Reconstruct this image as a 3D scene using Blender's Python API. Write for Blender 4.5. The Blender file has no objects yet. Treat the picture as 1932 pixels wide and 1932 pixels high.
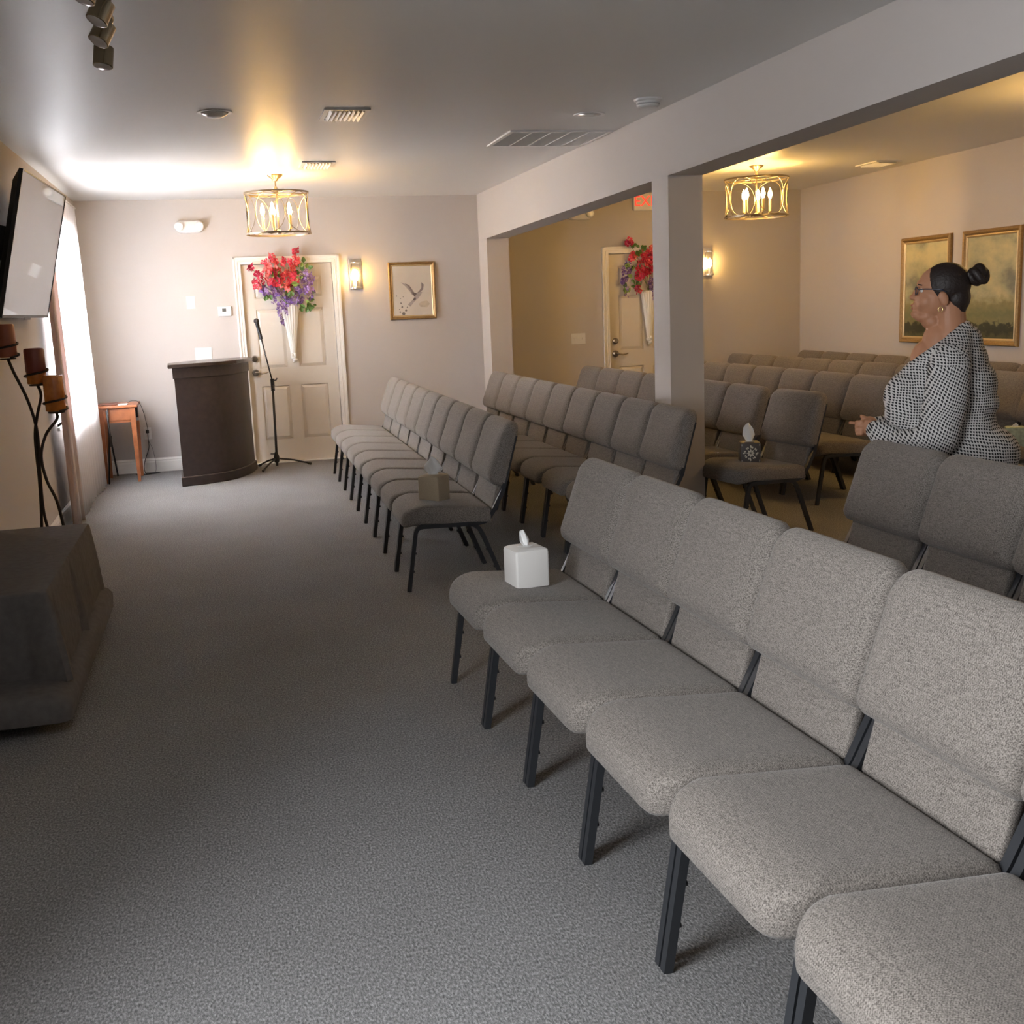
import bpy, bmesh, math, random
from mathutils import Vector, Matrix, Euler
random.seed(7)
S = bpy.context.scene
COL = S.collection
PI = math.pi

# ------------------------------------------------------------------ camera
cam_d = bpy.data.cameras.new('camera'); cam = bpy.data.objects.new('camera', cam_d); COL.objects.link(cam)
CAM = Vector((-0.2678, -11.7828, 1.5188)); YAW, PIT, ROL, FPX = -0.2482, -0.1836, -0.0409, 2097.84
_f = Vector((-math.sin(YAW)*math.cos(PIT), math.cos(YAW)*math.cos(PIT), math.sin(PIT)))
_r = Vector((math.cos(YAW), math.sin(YAW), 0)); _u = _r.cross(_f)
_r2 = _r*math.cos(ROL)+_u*math.sin(ROL); _u2 = -_r*math.sin(ROL)+_u*math.cos(ROL)
M = Matrix((( _r2.x,_u2.x,-_f.x,CAM.x),(_r2.y,_u2.y,-_f.y,CAM.y),(_r2.z,_u2.z,-_f.z,CAM.z),(0,0,0,1)))
cam.matrix_world = M
cam_d.sensor_width = 36; cam_d.sensor_height = 36; cam_d.lens = FPX/1932*36
cam_d.clip_start = 0.05; cam_d.clip_end = 100
S.camera = cam

# ------------------------------------------------------------------ light and exposure
w = bpy.data.worlds.new('world'); S.world = w; w.use_nodes = True
bg = w.node_tree.nodes['Background']; bg.inputs[0].default_value = (0.80, 0.90, 1.0, 1); bg.inputs[1].default_value = 1.2
def area(name, loc, rot, sx, sy, power, col):
    l = bpy.data.lights.new(name, 'AREA'); l.shape = 'RECTANGLE'; l.size = sx; l.size_y = sy
    l.energy = power; l.color = col
    o = bpy.data.objects.new(name, l); o.location = loc; o.rotation_euler = rot; COL.objects.link(o); return o
# daylight standing outside the curtained window and the window beside the camera (it casts the foreground chair-leg shadows)
DAY = (0.94, 0.965, 1.0)
area('daylight_lectern_window', (-1.78, -1.78, 1.55), (0, -PI/2, 0), 1.7, 2.1, 250, DAY)
area('daylight_side_window_offscreen', (-1.78, -10.6, 1.55), (0, -PI/2, 0), 1.7, 1.5, 88, DAY)
S.view_settings.view_transform = 'Standard'; S.view_settings.look = 'None'
S.view_settings.gamma = 1.0; S.view_settings.use_curve_mapping = False
S.view_settings.exposure = 1.15

# ------------------------------------------------------------------ materials
MATS = {}
def nodes(m): return m.node_tree.nodes, m.node_tree.links
def mat(name, col, rough=0.6, metal=0.0, spec=0.5, noise=None, bump=None, emit=None, alpha=None, var=0.0, vscale=8.0, coat=0):
    if name in MATS: return MATS[name]
    m = bpy.data.materials.new(name); m.use_nodes = True; MATS[name] = m
    n, l = nodes(m); b = n['Principled BSDF']
    b.inputs['Base Color'].default_value = (*col, 1); b.inputs['Roughness'].default_value = rough
    b.inputs['Metallic'].default_value = metal; b.inputs['Specular IOR Level'].default_value = spec
    if coat: b.inputs['Coat Weight'].default_value = coat; b.inputs['Coat Roughness'].default_value = 0.08
    if var:
        tc = n.new('ShaderNodeTexCoord'); t = n.new('ShaderNodeTexNoise'); t.inputs['Scale'].default_value = vscale; t.inputs['Detail'].default_value = 4
        r = n.new('ShaderNodeValToRGB'); r.color_ramp.elements[0].position = 0.3; r.color_ramp.elements[1].position = 0.7
        r.color_ramp.elements[0].color = (*[c*(1-var) for c in col], 1); r.color_ramp.elements[1].color = (*[min(1, c*(1+var)) for c in col], 1)
        l.new(tc.outputs['Object'], t.inputs['Vector']); l.new(t.outputs['Fac'], r.inputs[0]); l.new(r.outputs[0], b.inputs['Base Color'])
    if bump:
        tc = n.new('ShaderNodeTexCoord'); t = n.new('ShaderNodeTexNoise'); t.inputs['Scale'].default_value = bump[0]; t.inputs['Detail'].default_value = 3
        bm_ = n.new('ShaderNodeBump'); bm_.inputs['Strength'].default_value = bump[1]; bm_.inputs['Distance'].default_value = bump[2]
        l.new(tc.outputs['Object'], t.inputs['Vector']); l.new(t.outputs['Fac'], bm_.inputs['Height']); l.new(bm_.outputs[0], b.inputs['Normal'])
    if emit:
        b.inputs['Emission Color'].default_value = (*emit[0], 1); b.inputs['Emission Strength'].default_value = emit[1]
    return m
WALL = (0.52, 0.485, 0.46)
m_wall = mat('greige_wall_paint', WALL, 0.75, spec=0.2, bump=(55, 0.05, 0.01))
m_ceil = mat('white_ceiling_paint', (0.66, 0.655, 0.64), 0.42, spec=0.38, bump=(6, 0.08, 0.02))
m_trim = mat('white_trim_paint', (0.80, 0.78, 0.74), 0.35)
m_door = mat('cream_door_paint', (0.66, 0.61, 0.54), 0.42)
m_white = mat('white_plastic', (0.70, 0.70, 0.69), 0.35)
m_black = mat('black_frame_steel', (0.022, 0.024, 0.028), 0.42, spec=0.5)
m_blackp = mat('black_plastic', (0.015, 0.015, 0.017), 0.4)
m_iron = mat('wrought_iron', (0.03, 0.022, 0.02), 0.5, metal=0.4)
m_nickel = mat('satin_nickel', (0.30, 0.26, 0.21), 0.3, metal=1)
m_brass = mat('antique_brass', (0.40, 0.34, 0.24), 0.22, metal=1)
m_chrome = mat('polished_chrome', (0.72, 0.72, 0.72), 0.30, metal=1)
m_champ = mat('champagne_metal', (0.36, 0.30, 0.21), 0.34, metal=1)
m_gold = mat('gilded_frame', (0.33, 0.21, 0.085), 0.45, metal=0.45, var=0.15, vscale=60)
m_goldl = mat('gilded_frame_lip', (0.55, 0.41, 0.22), 0.4, metal=0.4)
m_paper = mat('tissue_paper', (0.86, 0.86, 0.85), 0.8)
m_espresso = mat('espresso_veneer', (0.036, 0.024, 0.021), 0.42, var=0.2, vscale=20)
m_cherry = mat('cherry_wood', (0.38, 0.13, 0.05), 0.32, var=0.18, vscale=14)
m_darkcloth = mat('charcoal_velour', (0.125, 0.115, 0.112), 0.95, spec=0.15, var=0.12, vscale=30, bump=(220, 0.3, 0.004))
m_skin = mat('skin', (0.47, 0.225, 0.125), 0.5, spec=0.35, var=0.05, vscale=12)
m_hair = mat('dark_hair', (0.020, 0.012, 0.010), 0.55, spec=0.5, bump=(90, 0.35, 0.01))

def glass(name, col=(1, 1, 1), fac=0.12, rough=0.03):
    if name in MATS: return MATS[name]
    m = bpy.data.materials.new(name); m.use_nodes = True; MATS[name] = m
    n, l = nodes(m); n.remove(n['Principled BSDF']); out = n['Material Output']
    t = n.new('ShaderNodeBsdfTransparent'); t.inputs[0].default_value = (*col, 1)
    g = n.new('ShaderNodeBsdfGlossy'); g.inputs['Roughness'].default_value = rough
    lw = n.new('ShaderNodeLayerWeight'); lw.inputs[0].default_value = fac
    mx = n.new('ShaderNodeMixShader'); l.new(lw.outputs['Fresnel'], mx.inputs[0]); l.new(t.outputs[0], mx.inputs[1]); l.new(g.outputs[0], mx.inputs[2])
    l.new(mx.outputs[0], out.inputs[0]); return m
m_glass = glass('clear_glass', fac=0.06)
m_pane = glass('window_glass', fac=0.1)

def translucent(name, col, tcol, fac, tr=0.0):
    m = bpy.data.materials.new(name); m.use_nodes = True; MATS[name] = m
    n, l = nodes(m); n.remove(n['Principled BSDF']); out = n['Material Output']
    d = n.new('ShaderNodeBsdfDiffuse'); d.inputs[0].default_value = (*col, 1)
    t = n.new('ShaderNodeBsdfTranslucent'); t.inputs[0].default_value = (*tcol, 1)
    mx = n.new('ShaderNodeMixShader'); mx.inputs[0].default_value = fac
    l.new(d.outputs[0], mx.inputs[1]); l.new(t.outputs[0], mx.inputs[2]); last = mx
    if tr:
        tp = n.new('ShaderNodeBsdfTransparent'); m2 = n.new('ShaderNodeMixShader'); m2.inputs[0].default_value = tr
        l.new(mx.outputs[0], m2.inputs[1]); l.new(tp.outputs[0], m2.inputs[2]); last = m2
    l.new(last.outputs[0], out.inputs[0]); return m
m_sheer = translucent('white_sheer_voile', (0.80, 0.78, 0.78), (0.92, 0.91, 0.92), 0.62, 0.07)
m_drape = translucent('blush_drape', (0.72, 0.64, 0.61), (0.75, 0.60, 0.56), 0.35)

def m_carpet_make():
    m = bpy.data.materials.new('grey_loop_carpet'); m.use_nodes = True; n, l = nodes(m); b = n['Principled BSDF']
    b.inputs['Roughness'].default_value = 0.97; b.inputs['Specular IOR Level'].default_value = 0.12
    tc = n.new('ShaderNodeTexCoord')
    t1 = n.new('ShaderNodeTexNoise'); t1.inputs['Scale'].default_value = 170; t1.inputs['Detail'].default_value = 3; t1.inputs['Roughness'].default_value = 0.65
    t2 = n.new('ShaderNodeTexNoise'); t2.inputs['Scale'].default_value = 2.2; t2.inputs['Detail'].default_value = 4
    mp = n.new('ShaderNodeMapping'); mp.inputs['Scale'].default_value = (1.0, 0.55, 1); l.new(tc.outputs['Object'], mp.inputs[0])
    l.new(mp.outputs[0], t1.inputs['Vector']); l.new(tc.outputs['Object'], t2.inputs['Vector'])
    r = n.new('ShaderNodeValToRGB'); e = r.color_ramp.elements
    e[0].position = 0.30; e[0].color = (0.092, 0.092, 0.094, 1); e[1].position = 0.74; e[1].color = (0.42, 0.415, 0.415, 1)
    x = e.new(0.5); x.color = (0.205, 0.203, 0.203, 1)
    l.new(t1.outputs['Fac'], r.inputs[0])
    r2 = n.new('ShaderNodeValToRGB'); r2.color_ramp.elements[0].color = (0.88, 0.87, 0.86, 1); r2.color_ramp.elements[1].color = (1.1, 1.1, 1.1, 1)
    l.new(t2.outputs['Fac'], r2.inputs[0])
    mx = n.new('ShaderNodeMix'); mx.data_type = 'RGBA'; mx.blend_type = 'MULTIPLY'; mx.inputs[0].default_value = 1
    l.new(r.outputs[0], mx.inputs[6]); l.new(r2.outputs[0], mx.inputs[7]); l.new(mx.outputs[2], b.inputs['Base Color'])
    bp = n.new('ShaderNodeBump'); bp.inputs['Strength'].default_value = 0.6; bp.inputs['Distance'].default_value = 0.006
    l.new(t1.outputs['Fac'], bp.inputs['Height']); l.new(bp.outputs[0], b.inputs['Normal'])
    return m
m_carpet = m_carpet_make()

def weave(name, dark, light):
    m = bpy.data.materials.new(name); m.use_nodes = True; MATS[name] = m; n, l = nodes(m); b = n['Principled BSDF']
    b.inputs['Roughness'].default_value = 0.85; b.inputs['Specular IOR Level'].default_value = 0.22
    b.inputs['Sheen Weight'].default_value = 0.15
    tc = n.new('ShaderNodeTexCoord')
    t = n.new('ShaderNodeTexNoise'); t.inputs['Scale'].default_value = 290; t.inputs['Detail'].default_value = 2.0
    l.new(tc.outputs['Object'], t.inputs['Vector'])
    t2 = n.new('ShaderNodeTexNoise'); t2.inputs['Scale'].default_value = 60; t2.inputs['Detail'].default_value = 3
    mp = n.new('ShaderNodeMapping'); mp.inputs['Scale'].default_value = (6, 0.6, 6); l.new(tc.outputs['Object'], mp.inputs[0]); l.new(mp.outputs[0], t2.inputs['Vector'])
    ck = n.new('ShaderNodeTexChecker'); ck.inputs['Scale'].default_value = 330; l.new(tc.outputs['Object'], ck.inputs['Vector'])
    a = n.new('ShaderNodeMath'); a.operation = 'MULTIPLY_ADD'; a.inputs[1].default_value = 0.30; a.inputs[2].default_value = 0.0; l.new(t2.outputs['Fac'], a.inputs[0])
    s = n.new('ShaderNodeMath'); s.operation = 'MULTIPLY_ADD'; s.inputs[1].default_value = 0.75; l.new(t.outputs['Fac'], s.inputs[0]); l.new(a.outputs[0], s.inputs[2])
    c = n.new('ShaderNodeMath'); c.operation = 'MULTIPLY_ADD'; c.inputs[1].default_value = 0.10; l.new(ck.outputs['Fac'], c.inputs[0]); l.new(s.outputs[0], c.inputs[2])
    r = n.new('ShaderNodeValToRGB'); r.color_ramp.elements[0].color = (*dark, 1); r.color_ramp.elements[1].color = (*light, 1)
    r.color_ramp.elements[0].position = 0.40; r.color_ramp.elements[1].position = 0.74
    l.new(c.outputs[0], r.inputs[0]); l.new(r.outputs[0], b.inputs['Base Color'])
    bp = n.new('ShaderNodeBump'); bp.inputs['Strength'].default_value = 0.15; bp.inputs['Distance'].default_value = 0.001
    l.new(c.outputs[0], bp.inputs['Height']); l.new(bp.outputs[0], b.inputs['Normal'])
    return m
m_fabric = weave('grey_tweed', (0.070, 0.060, 0.052), (0.285, 0.255, 0.228))

# ------------------------------------------------------------------ mesh helpers
def mesh_obj(name, verts, faces, m, parent=None, smooth=False, loc=None):
    me = bpy.data.meshes.new(name); me.from_pydata([tuple(v) for v in verts], [], faces); me.update()
    bm = bmesh.new(); bm.from_mesh(me); bmesh.ops.recalc_face_normals(bm, faces=bm.faces); bm.to_mesh(me); bm.free()
    if m: me.materials.append(m)
    if smooth:
        for p in me.polygons: p.use_smooth = True
    o = bpy.data.objects.new(name, me); COL.objects.link(o)
    if parent: o.parent = parent
    if loc is not None: o.location = loc
    return o
class MB:
    def __init__(s): s.v = []; s.f = []; s.mi = []
    def add(s, v, f, mi=0):
        k = len(s.v); s.v += [Vector(p) for p in v]; s.f += [[i+k for i in q] for q in f]; s.mi += [mi]*len(f); return s
    def box(s, x0, x1, y0, y1, z0, z1, mi=0):
        v = [(x, y, z) for x in (x0, x1) for y in (y0, y1) for z in (z0, z1)]
        return s.add(v, [(0,1,3,2),(4,6,7,5),(0,4,5,1),(2,3,7,6),(0,2,6,4),(1,5,7,3)], mi)
    def hexa(s, pts, mi=0):   # 8 points in the order of box()
        return s.add(pts, [(0,1,3,2),(4,6,7,5),(0,4,5,1),(2,3,7,6),(0,2,6,4),(1,5,7,3)], mi)
    def tube(s, path, rad, seg=10, square=False, cap=True, mi=0, closed=False):
        path = [Vector(p) for p in path]; n = len(path)
        rads = rad if isinstance(rad, (list, tuple)) else [rad]*n
        if square: seg = 4
        up = None; rings = []
        for i, p in enumerate(path):
            if closed: d = (path[(i+1) % n]-path[i-1]).normalized()
            else: d = (path[min(i+1, n-1)]-path[max(i-1, 0)]).normalized()
            if up is None:
                up = Vector((0, 1, 0)) if abs(d.y) < 0.9 else Vector((1, 0, 0))
            a = (up-d*up.dot(d)).normalized(); up = a; b = d.cross(a)
            off = PI/4 if square else 0; k = math.sqrt(2) if square else 1
            rings.append([p+(a*math.cos(2*PI*j/seg+off)+b*math.sin(2*PI*j/seg+off))*rads[i]*k for j in range(seg)])
        v = [q for r in rings for q in r]; f = []
        m_ = n if closed else n-1
        for i in range(m_):
            i2 = (i+1) % n
            for j in range(seg): f.append((i*seg+j, i*seg+(j+1) % seg, i2*seg+(j+1) % seg, i2*seg+j))
        if cap and not closed:
            f.append(tuple(range(seg))[::-1]); f.append(tuple((n-1)*seg+j for j in range(seg)))
        return s.add(v, f, mi)
    def lathe(s, prof, seg=24, c=(0, 0, 0), axis='z', mi=0):
        v = []; f = []; n = len(prof)
        for (r, z) in prof:
            for j in range(seg):
                a = 2*PI*j/seg; x, y = r*math.cos(a), r*math.sin(a)
                p = {'z': (x, y, z), 'y': (x, z, y), 'x': (z, x, y)}[axis]
                v.append((p[0]+c[0], p[1]+c[1], p[2]+c[2]))
        for i in range(n-1):
            for j in range(seg): f.append((i*seg+j, i*seg+(j+1) % seg, (i+1)*seg+(j+1) % seg, (i+1)*seg+j))
        ring = tuple(prof[0]) == tuple(prof[-1])
        if prof[0][0] > 1e-6 and not ring: f.append(tuple(range(seg))[::-1])
        if prof[-1][0] > 1e-6 and not ring: f.append(tuple((n-1)*seg+j for j in range(seg)))
        return s.add(v, f, mi)
    def loft(s, rings, mi=0, cap=True):
        seg = len(rings[0]); v = [p for r in rings for p in r]; f = []
        for i in range(len(rings)-1):
            for j in range(seg): f.append((i*seg+j, i*seg+(j+1) % seg, (i+1)*seg+(j+1) % seg, (i+1)*seg+j))
        if cap: f.append(tuple(range(seg))[::-1]); f.append(tuple((len(rings)-1)*seg+j for j in range(seg)))
        return s.add(v, f, mi)
    def ball(s, c, r, seg=12, rings=8, mi=0, rot=None):
        if not isinstance(r, (tuple, list)): r = (r, r, r)
        v = []; f = []
        for i in range(rings+1):
            t = PI*i/rings
            for j in range(seg):
                a = 2*PI*j/seg; p = Vector((r[0]*math.sin(t)*math.cos(a), r[1]*math.sin(t)*math.sin(a), r[2]*math.cos(t)))
                if rot: p = rot @ p
                v.append(p+Vector(c))
        for i in range(rings):
            for j in range(seg): f.append((i*seg+j, i*seg+(j+1) % seg, (i+1)*seg+(j+1) % seg, (i+1)*seg+j))
        return s.add(v, f, mi)
    def build(s, name, m, parent=None, smooth=False, loc=None, bevel=None, sharp=None):
        me = bpy.data.meshes.new(name); me.from_pydata([tuple(v) for v in s.v], [], s.f); me.update()
        ms = m if isinstance(m, (list, tuple)) else [m]
        for q in ms: me.materials.append(q)
        for p, k in zip(me.polygons, s.mi): p.material_index = k
        bm = bmesh.new(); bm.from_mesh(me)
        bmesh.ops.remove_doubles(bm, verts=bm.verts, dist=1e-5)
        bmesh.ops.recalc_face_normals(bm, faces=bm.faces)
        if bevel:
            es = [e for e in bm.edges if len(e.link_faces) == 2 and e.calc_face_angle(0) > 0.6]
            bmesh.ops.bevel(bm, geom=es, offset=bevel, segments=2, affect='EDGES', profile=0.5, clamp_overlap=True)
        bm.to_mesh(me); bm.free()
        if smooth:
            for p in me.polygons: p.use_smooth = True
            if sharp is not None:
                try: me.set_sharp_from_angle(angle=sharp)
                except Exception: pass
        o = bpy.data.objects.new(name, me); COL.objects.link(o)
        if parent: o.parent = parent
        if loc is not None: o.location = loc
        return o
def thing(name, label, cat, loc=(0, 0, 0), rz=0.0, group=None):
    o = bpy.data.objects.new(name, None); COL.objects.link(o); o.location = loc; o.rotation_euler = (0, 0, rz)
    o.empty_display_size = 0.1; o['label'] = label; o['category'] = cat
    if group: o['group'] = group
    return o
def tag(o, label, cat, group=None):
    o['label'] = label; o['category'] = cat
    if group: o['group'] = group
    return o
def struct(o, label=None):
    o['kind'] = 'structure'
    if label: o['label'] = label
    return o
def copy_tree(o, parent=None):
    c = o.copy(); COL.objects.link(c); c.parent = parent
    for ch in list(o.children): copy_tree(ch, c)
    return c
def arc(c, r, a0, a1, n, plane='xz'):
    out = []
    for i in range(n+1):
        a = a0+(a1-a0)*i/n; p, q = c[0]+r*math.cos(a), c[1]+r*math.sin(a); out.append((p, q))
    return out
def rrect(x0, x1, y0, y1, r, seg=5):   # rounded rectangle outline; r = radii of corners (x0y0, x1y0, x1y1, x0y1)
    if not isinstance(r, (list, tuple)): r = [r]*4
    out = []
    for (cx, cy, a0), rr in zip([(x0, y0, PI), (x1, y0, 1.5*PI), (x1, y1, 0), (x0, y1, PI/2)], r):
        ox = cx+(rr if cx == x0 else -rr); oy = cy+(rr if cy == y0 else -rr)
        for i in range(seg+1):
            a = a0+PI/2*i/seg; out.append((ox+rr*math.cos(a), oy+rr*math.sin(a)))
    return out

# ------------------------------------------------------------------ room shell
YB = -13.6            # wall behind the camera
XL = -1.517
def xr(y): return 6.2426+0.0299*y
def hx(y): return 2.4752-0.0124*y
def hz(y): return 2.2005-0.0155*y
def cz(y): return 2.675-0.0032*y
HT = 0.2331
mb = MB(); mb.box(XL-0.15, 6.5, YB-0.15, 0.15, -0.1, 0.0)
struct(mb.build('floor', m_carpet), 'grey loop-pile carpet floor')
mb = MB()
mb.hexa([(XL-0.15, YB-0.15, cz(YB)), (XL-0.15, YB-0.15, cz(YB)+0.12), (XL-0.15, 0.15, cz(0)), (XL-0.15, 0.15, cz(0)+0.12),
         (6.5, YB-0.15, cz(YB)), (6.5, YB-0.15, cz(YB)+0.12), (6.5, 0.15, cz(0)), (6.5, 0.15, cz(0)+0.12)])
struct(mb.build('ceiling', m_ceil), 'painted white ceiling')
DW, DH = 0.914, 2.03; D2 = 3.917
mb = MB(); CT = 2.70
mb.box(XL-0.15, 0-0.02, 0, 0.14, 0, CT); mb.box(DW+0.02, D2-0.02, 0, 0.14, 0, CT); mb.box(D2+DW+0.02, 6.5, 0, 0.14, 0, CT)
mb.box(-0.02, DW+0.02, 0, 0.14, DH+0.02, CT); mb.box(D2-0.02, D2+DW+0.02, 0, 0.14, DH+0.02, CT)
mb.box(-0.02, DW+0.02, 0.10, 0.14, 0, DH+0.02); mb.box(D2-0.02, D2+DW+0.02, 0.10, 0.14, 0, DH+0.02)
struct(mb.build('wall_back', m_wall), 'greige painted end wall with two cream doors')
# left wall with two window openings
W1 = (-2.70, -0.80, 0.74, 2.28); W2 = (-11.3, -9.9, 0.74, 2.28)
mb = MB(); a, b = XL-0.15, XL; CT2 = 2.73
mb.box(a, b, W1[1], 0.0, 0, CT2); mb.box(a, b, W2[1], W1[0], 0, CT2); mb.box(a, b, YB, W2[0], 0, CT2)
for W_ in (W1, W2): mb.box(a, b, W_[0], W_[1], 0, W_[2]); mb.box(a, b, W_[0], W_[1], W_[3], CT2)
struct(mb.build('wall_left', m_wall), 'greige painted window wall')
mb = MB()
mb.hexa([(xr(YB), YB, 0), (xr(YB), YB, CT2), (xr(0), 0, 0), (xr(0), 0, CT2), (6.5, YB, 0), (6.5, YB, CT2), (6.5, 0, 0), (6.5, 0, CT2)])
struct(mb.build('wall_right', m_wall), 'greige painted long wall with landscape pictures')
mb = MB(); mb.box(XL-0.15, 6.5, YB-0.15, YB, 0, CT2+.03)
struct(mb.build('wall_front', m_wall), 'greige painted wall at the entrance end')
# partition: header beam, end post and pillar
mb = MB(); y0, y1 = 0.0, YB
def hb(ya, yb, zlo, zhi):
    mb.hexa([(hx(yb), yb, zlo(yb)), (hx(yb), yb, zhi(yb)), (hx(ya), ya, zlo(ya)), (hx(ya), ya, zhi(ya)),
             (hx(yb)+HT, yb, zlo(yb)), (hx(yb)+HT, yb, zhi(yb)), (hx(ya)+HT, ya, zlo(ya)), (hx(ya)+HT, ya, zhi(ya))])
top = lambda y: cz(y)+0.01
hb(0.0, YB, hz, top); hb(0.0, -0.345, lambda y: 0, lambda y: hz(y)+0.01); hb(-4.7714, -5.0382, lambda y: 0, lambda y: hz(y)+0.01)
struct(mb.build('wall_partition', m_wall), 'greige header beam on a square pillar and an end post')
# baseboards
def baseboard(name, pts, nrm):
    prof = [(0, 0), (0.016, 0), (0.016, 0.10), (0.012, 0.112), (0.012, 0.122), (0.006, 0.132), (0.004, 0.14), (0, 0.14)]
    mb = MB()
    for (p, q) in pts:
        p = Vector(p); q = Vector(q); n_ = Vector(nrm)
        v = [p+n_*d+Vector((0, 0, z)) for d, z in prof]+[q+n_*d+Vector((0, 0, z)) for d, z in prof]; k = len(prof)
        mb.add(v, [(i, (i+1) % k, (i+1) % k+k, i+k) for i in range(k)]+[tuple(range(k)), tuple(range(k, 2*k))[::-1]])
    return struct(mb.build(name, m_trim), 'white moulded baseboard')
TW = 0.073
baseboard('baseboard_back', [((XL, 0, 0), (-TW-0.012, 0, 0)), ((DW+TW+0.012, 0, 0), (hx(0), 0, 0)), ((hx(0)+HT, 0, 0), (D2-TW-0.012, 0, 0)), ((D2+DW+TW+.012, 0, 0), (xr(0), 0, 0))], (0, -1, 0))
baseboard('baseboard_left', [((XL, YB, 0), (XL, 0, 0))], (1, 0, 0))
baseboard('baseboard_right', [((xr(YB), YB, 0), (xr(0), 0, 0))], (-1, 0, 0))

# ------------------------------------------------------------------ doors
def make_door(name, tname, x0, lab):
    mb = MB()   # casing
    for (xa, xb, za, zb) in ((x0-TW, x0, 0, DH+TW), (x0+DW, x0+DW+TW, 0, DH+TW), (x0, x0+DW, DH, DH+TW)):
        mb.box(xa, xb, -0.018, 0.0, za, zb)
    o1, i1 = x0-TW, x0
    mb.box(x0-TW, x0-TW+0.02, -0.026, 0, 0, DH+TW); mb.box(x0+DW+TW-0.02, x0+DW+TW, -0.026, 0, 0, DH+TW); mb.box(x0-TW, x0+DW+TW, -0.026, 0, DH+TW-0.02, DH+TW)
    mb.box(x0-0.034, x0-0.026, -0.022, 0, 0, DH+.03); mb.box(x0+DW+0.026, x0+DW+0.034, -0.022, 0, 0, DH+.03); mb.box(x0-.03, x0+DW+.03, -0.022, 0, DH+0.026, DH+0.034)
    mb.box(x0-0.02, x0, 0, 0.10, 0, DH); mb.box(x0+DW, x0+DW+0.02, 0, 0.10, 0, DH); mb.box(x0-.02, x0+DW+.02, 0, 0.10, DH, DH+0.02)
    struct(mb.build(tname, m_trim, bevel=0.003), 'white moulded door casing')
    # slab: stiles and rails with six recessed panels
    d = struct(MB().box(x0+0.004, x0+DW-0.004, 0.040, 0.062, 0.012, DH-0.004).build(name, m_door), lab)
    yf, yb_ = 0.022, 0.041
    st, mid = 0.115, 0.11
    pw = (DW-0.008-2*st-mid)/2
    xs = [x0+0.004+st, x0+0.004+st+pw+mid]
    rows = [(0.24, 0.80), (0.98, 1.58), (1.69, 1.90)]
    fr = MB()
    fr.box(x0+0.004, x0+0.004+st, yf, yb_, 0.012, DH-0.004); fr.box(x0+DW-0.004-st, x0+DW-0.004, yf, yb_, 0.012, DH-0.004)
    fr.box(xs[0]+pw, xs[1], yf, yb_, 0.012, DH-0.004)
    zz = [0.012]+[z for r_ in rows for z in r_]+[DH-0.004]
    for i in range(0, len(zz), 2):
        for xa in xs: fr.box(xa, xa+pw, yf, yb_, zz[i], zz[i+1])
    fr.build('stiles_and_rails', m_door, d)
    for (za, zb) in rows:
        for xa in xs:
            p = MB(); g = 0.006
            r0 = [(xa+g, 0.0405, za+g), (xa+pw-g, 0.0405, za+g), (xa+pw-g, 0.0405, zb-g), (xa+g, 0.0405, zb-g)]
            g2 = 0.035
            r1 = [(xa+g, 0.036, za+g), (xa+pw-g, 0.036, za+g), (xa+pw-g, 0.036, zb-g), (xa+g, 0.036, zb-g)]
            r2 = [(xa+g2, 0.025, za+g2), (xa+pw-g2, 0.025, za+g2), (xa+pw-g2, 0.025, zb-g2), (xa+g2, 0.025, zb-g2)]
            p.loft([[Vector(q) for q in r0], [Vector(q) for q in r1], [Vector(q) for q in r2]]); p.build('panel', m_door, d)
    hxp = x0+0.068
    MB().lathe([(0.0, -0.012), (0.022, -0.012), (0.031, -0.004), (0.033, yf)], 24, (hxp, 0, 1.085), 'y').build('deadbolt', m_nickel, d, smooth=True, sharp=0.7)['label'] = 'satin nickel deadbolt rose'
    lv = MB().lathe([(0.0, -0.010), (0.026, -0.010), (0.035, -0.002), (0.036, yf)], 24, (hxp, 0, 0.945), 'y')
    lv.tube([(hxp, 0.0, 0.945), (hxp, -0.045, 0.945), (hxp+0.02, -0.055, 0.944), (hxp+0.06, -0.055, 0.935), (hxp+0.10, -0.052, 0.940), (hxp+0.125, -0.050, 0.948)], [0.010, 0.010, 0.010, 0.009, 0.008, 0.006], 10)
    lv.build('lever_handle', m_nickel, d, smooth=True, sharp=0.7)['label'] = 'satin nickel wave lever handle'
    MB().box(x0, x0+DW, -0.02, 0.06, 0.0, 0.012).build('threshold', m_trim, d)
    return d
make_door('door_1', 'trim_1', 0.0, 'cream six-panel door behind the microphone stand')
make_door('door_2', 'trim_2', D2, 'cream six-panel door beyond the pillar')

# ------------------------------------------------------------------ windows
def window(name, W_, x):
    y0, y1, z0, z1 = W_
    mb = MB(); t = 0.05
    mb.box(x-0.13, x-0.04, y0, y0+t, z0, z1); mb.box(x-0.13, x-0.04, y1-t, y1, z0, z1); mb.box(x-0.13, x-0.04, y0, y1, z0, z0+t); mb.box(x-0.13, x-0.04, y0, y1, z1-t, z1)
    mb.box(x-0.11, x-0.06, y0, y1, (z0+z1)/2-0.025, (z0+z1)/2+0.025); mb.box(x-0.11, x-0.06, (y0+y1)/2-0.03, (y0+y1)/2+0.03, z0, z1)
    o = struct(mb.build(name, m_trim), 'white framed window')
    for (ya, yb) in ((y0+t, (y0+y1)/2-0.03), ((y0+y1)/2+0.03, y1-t)):
        for (za, zb) in ((z0+t, (z0+z1)/2-0.025), ((z0+z1)/2+0.025, z1-t)):
            MB().box(x-0.088, x-0.084, ya, yb, za, zb).build('pane', m_pane, o)
    MB().box(x-0.05, x+0.02, y0-0.03, y1+0.03, z0-0.025, z0).build('sill', m_trim, o)
    return o
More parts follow.
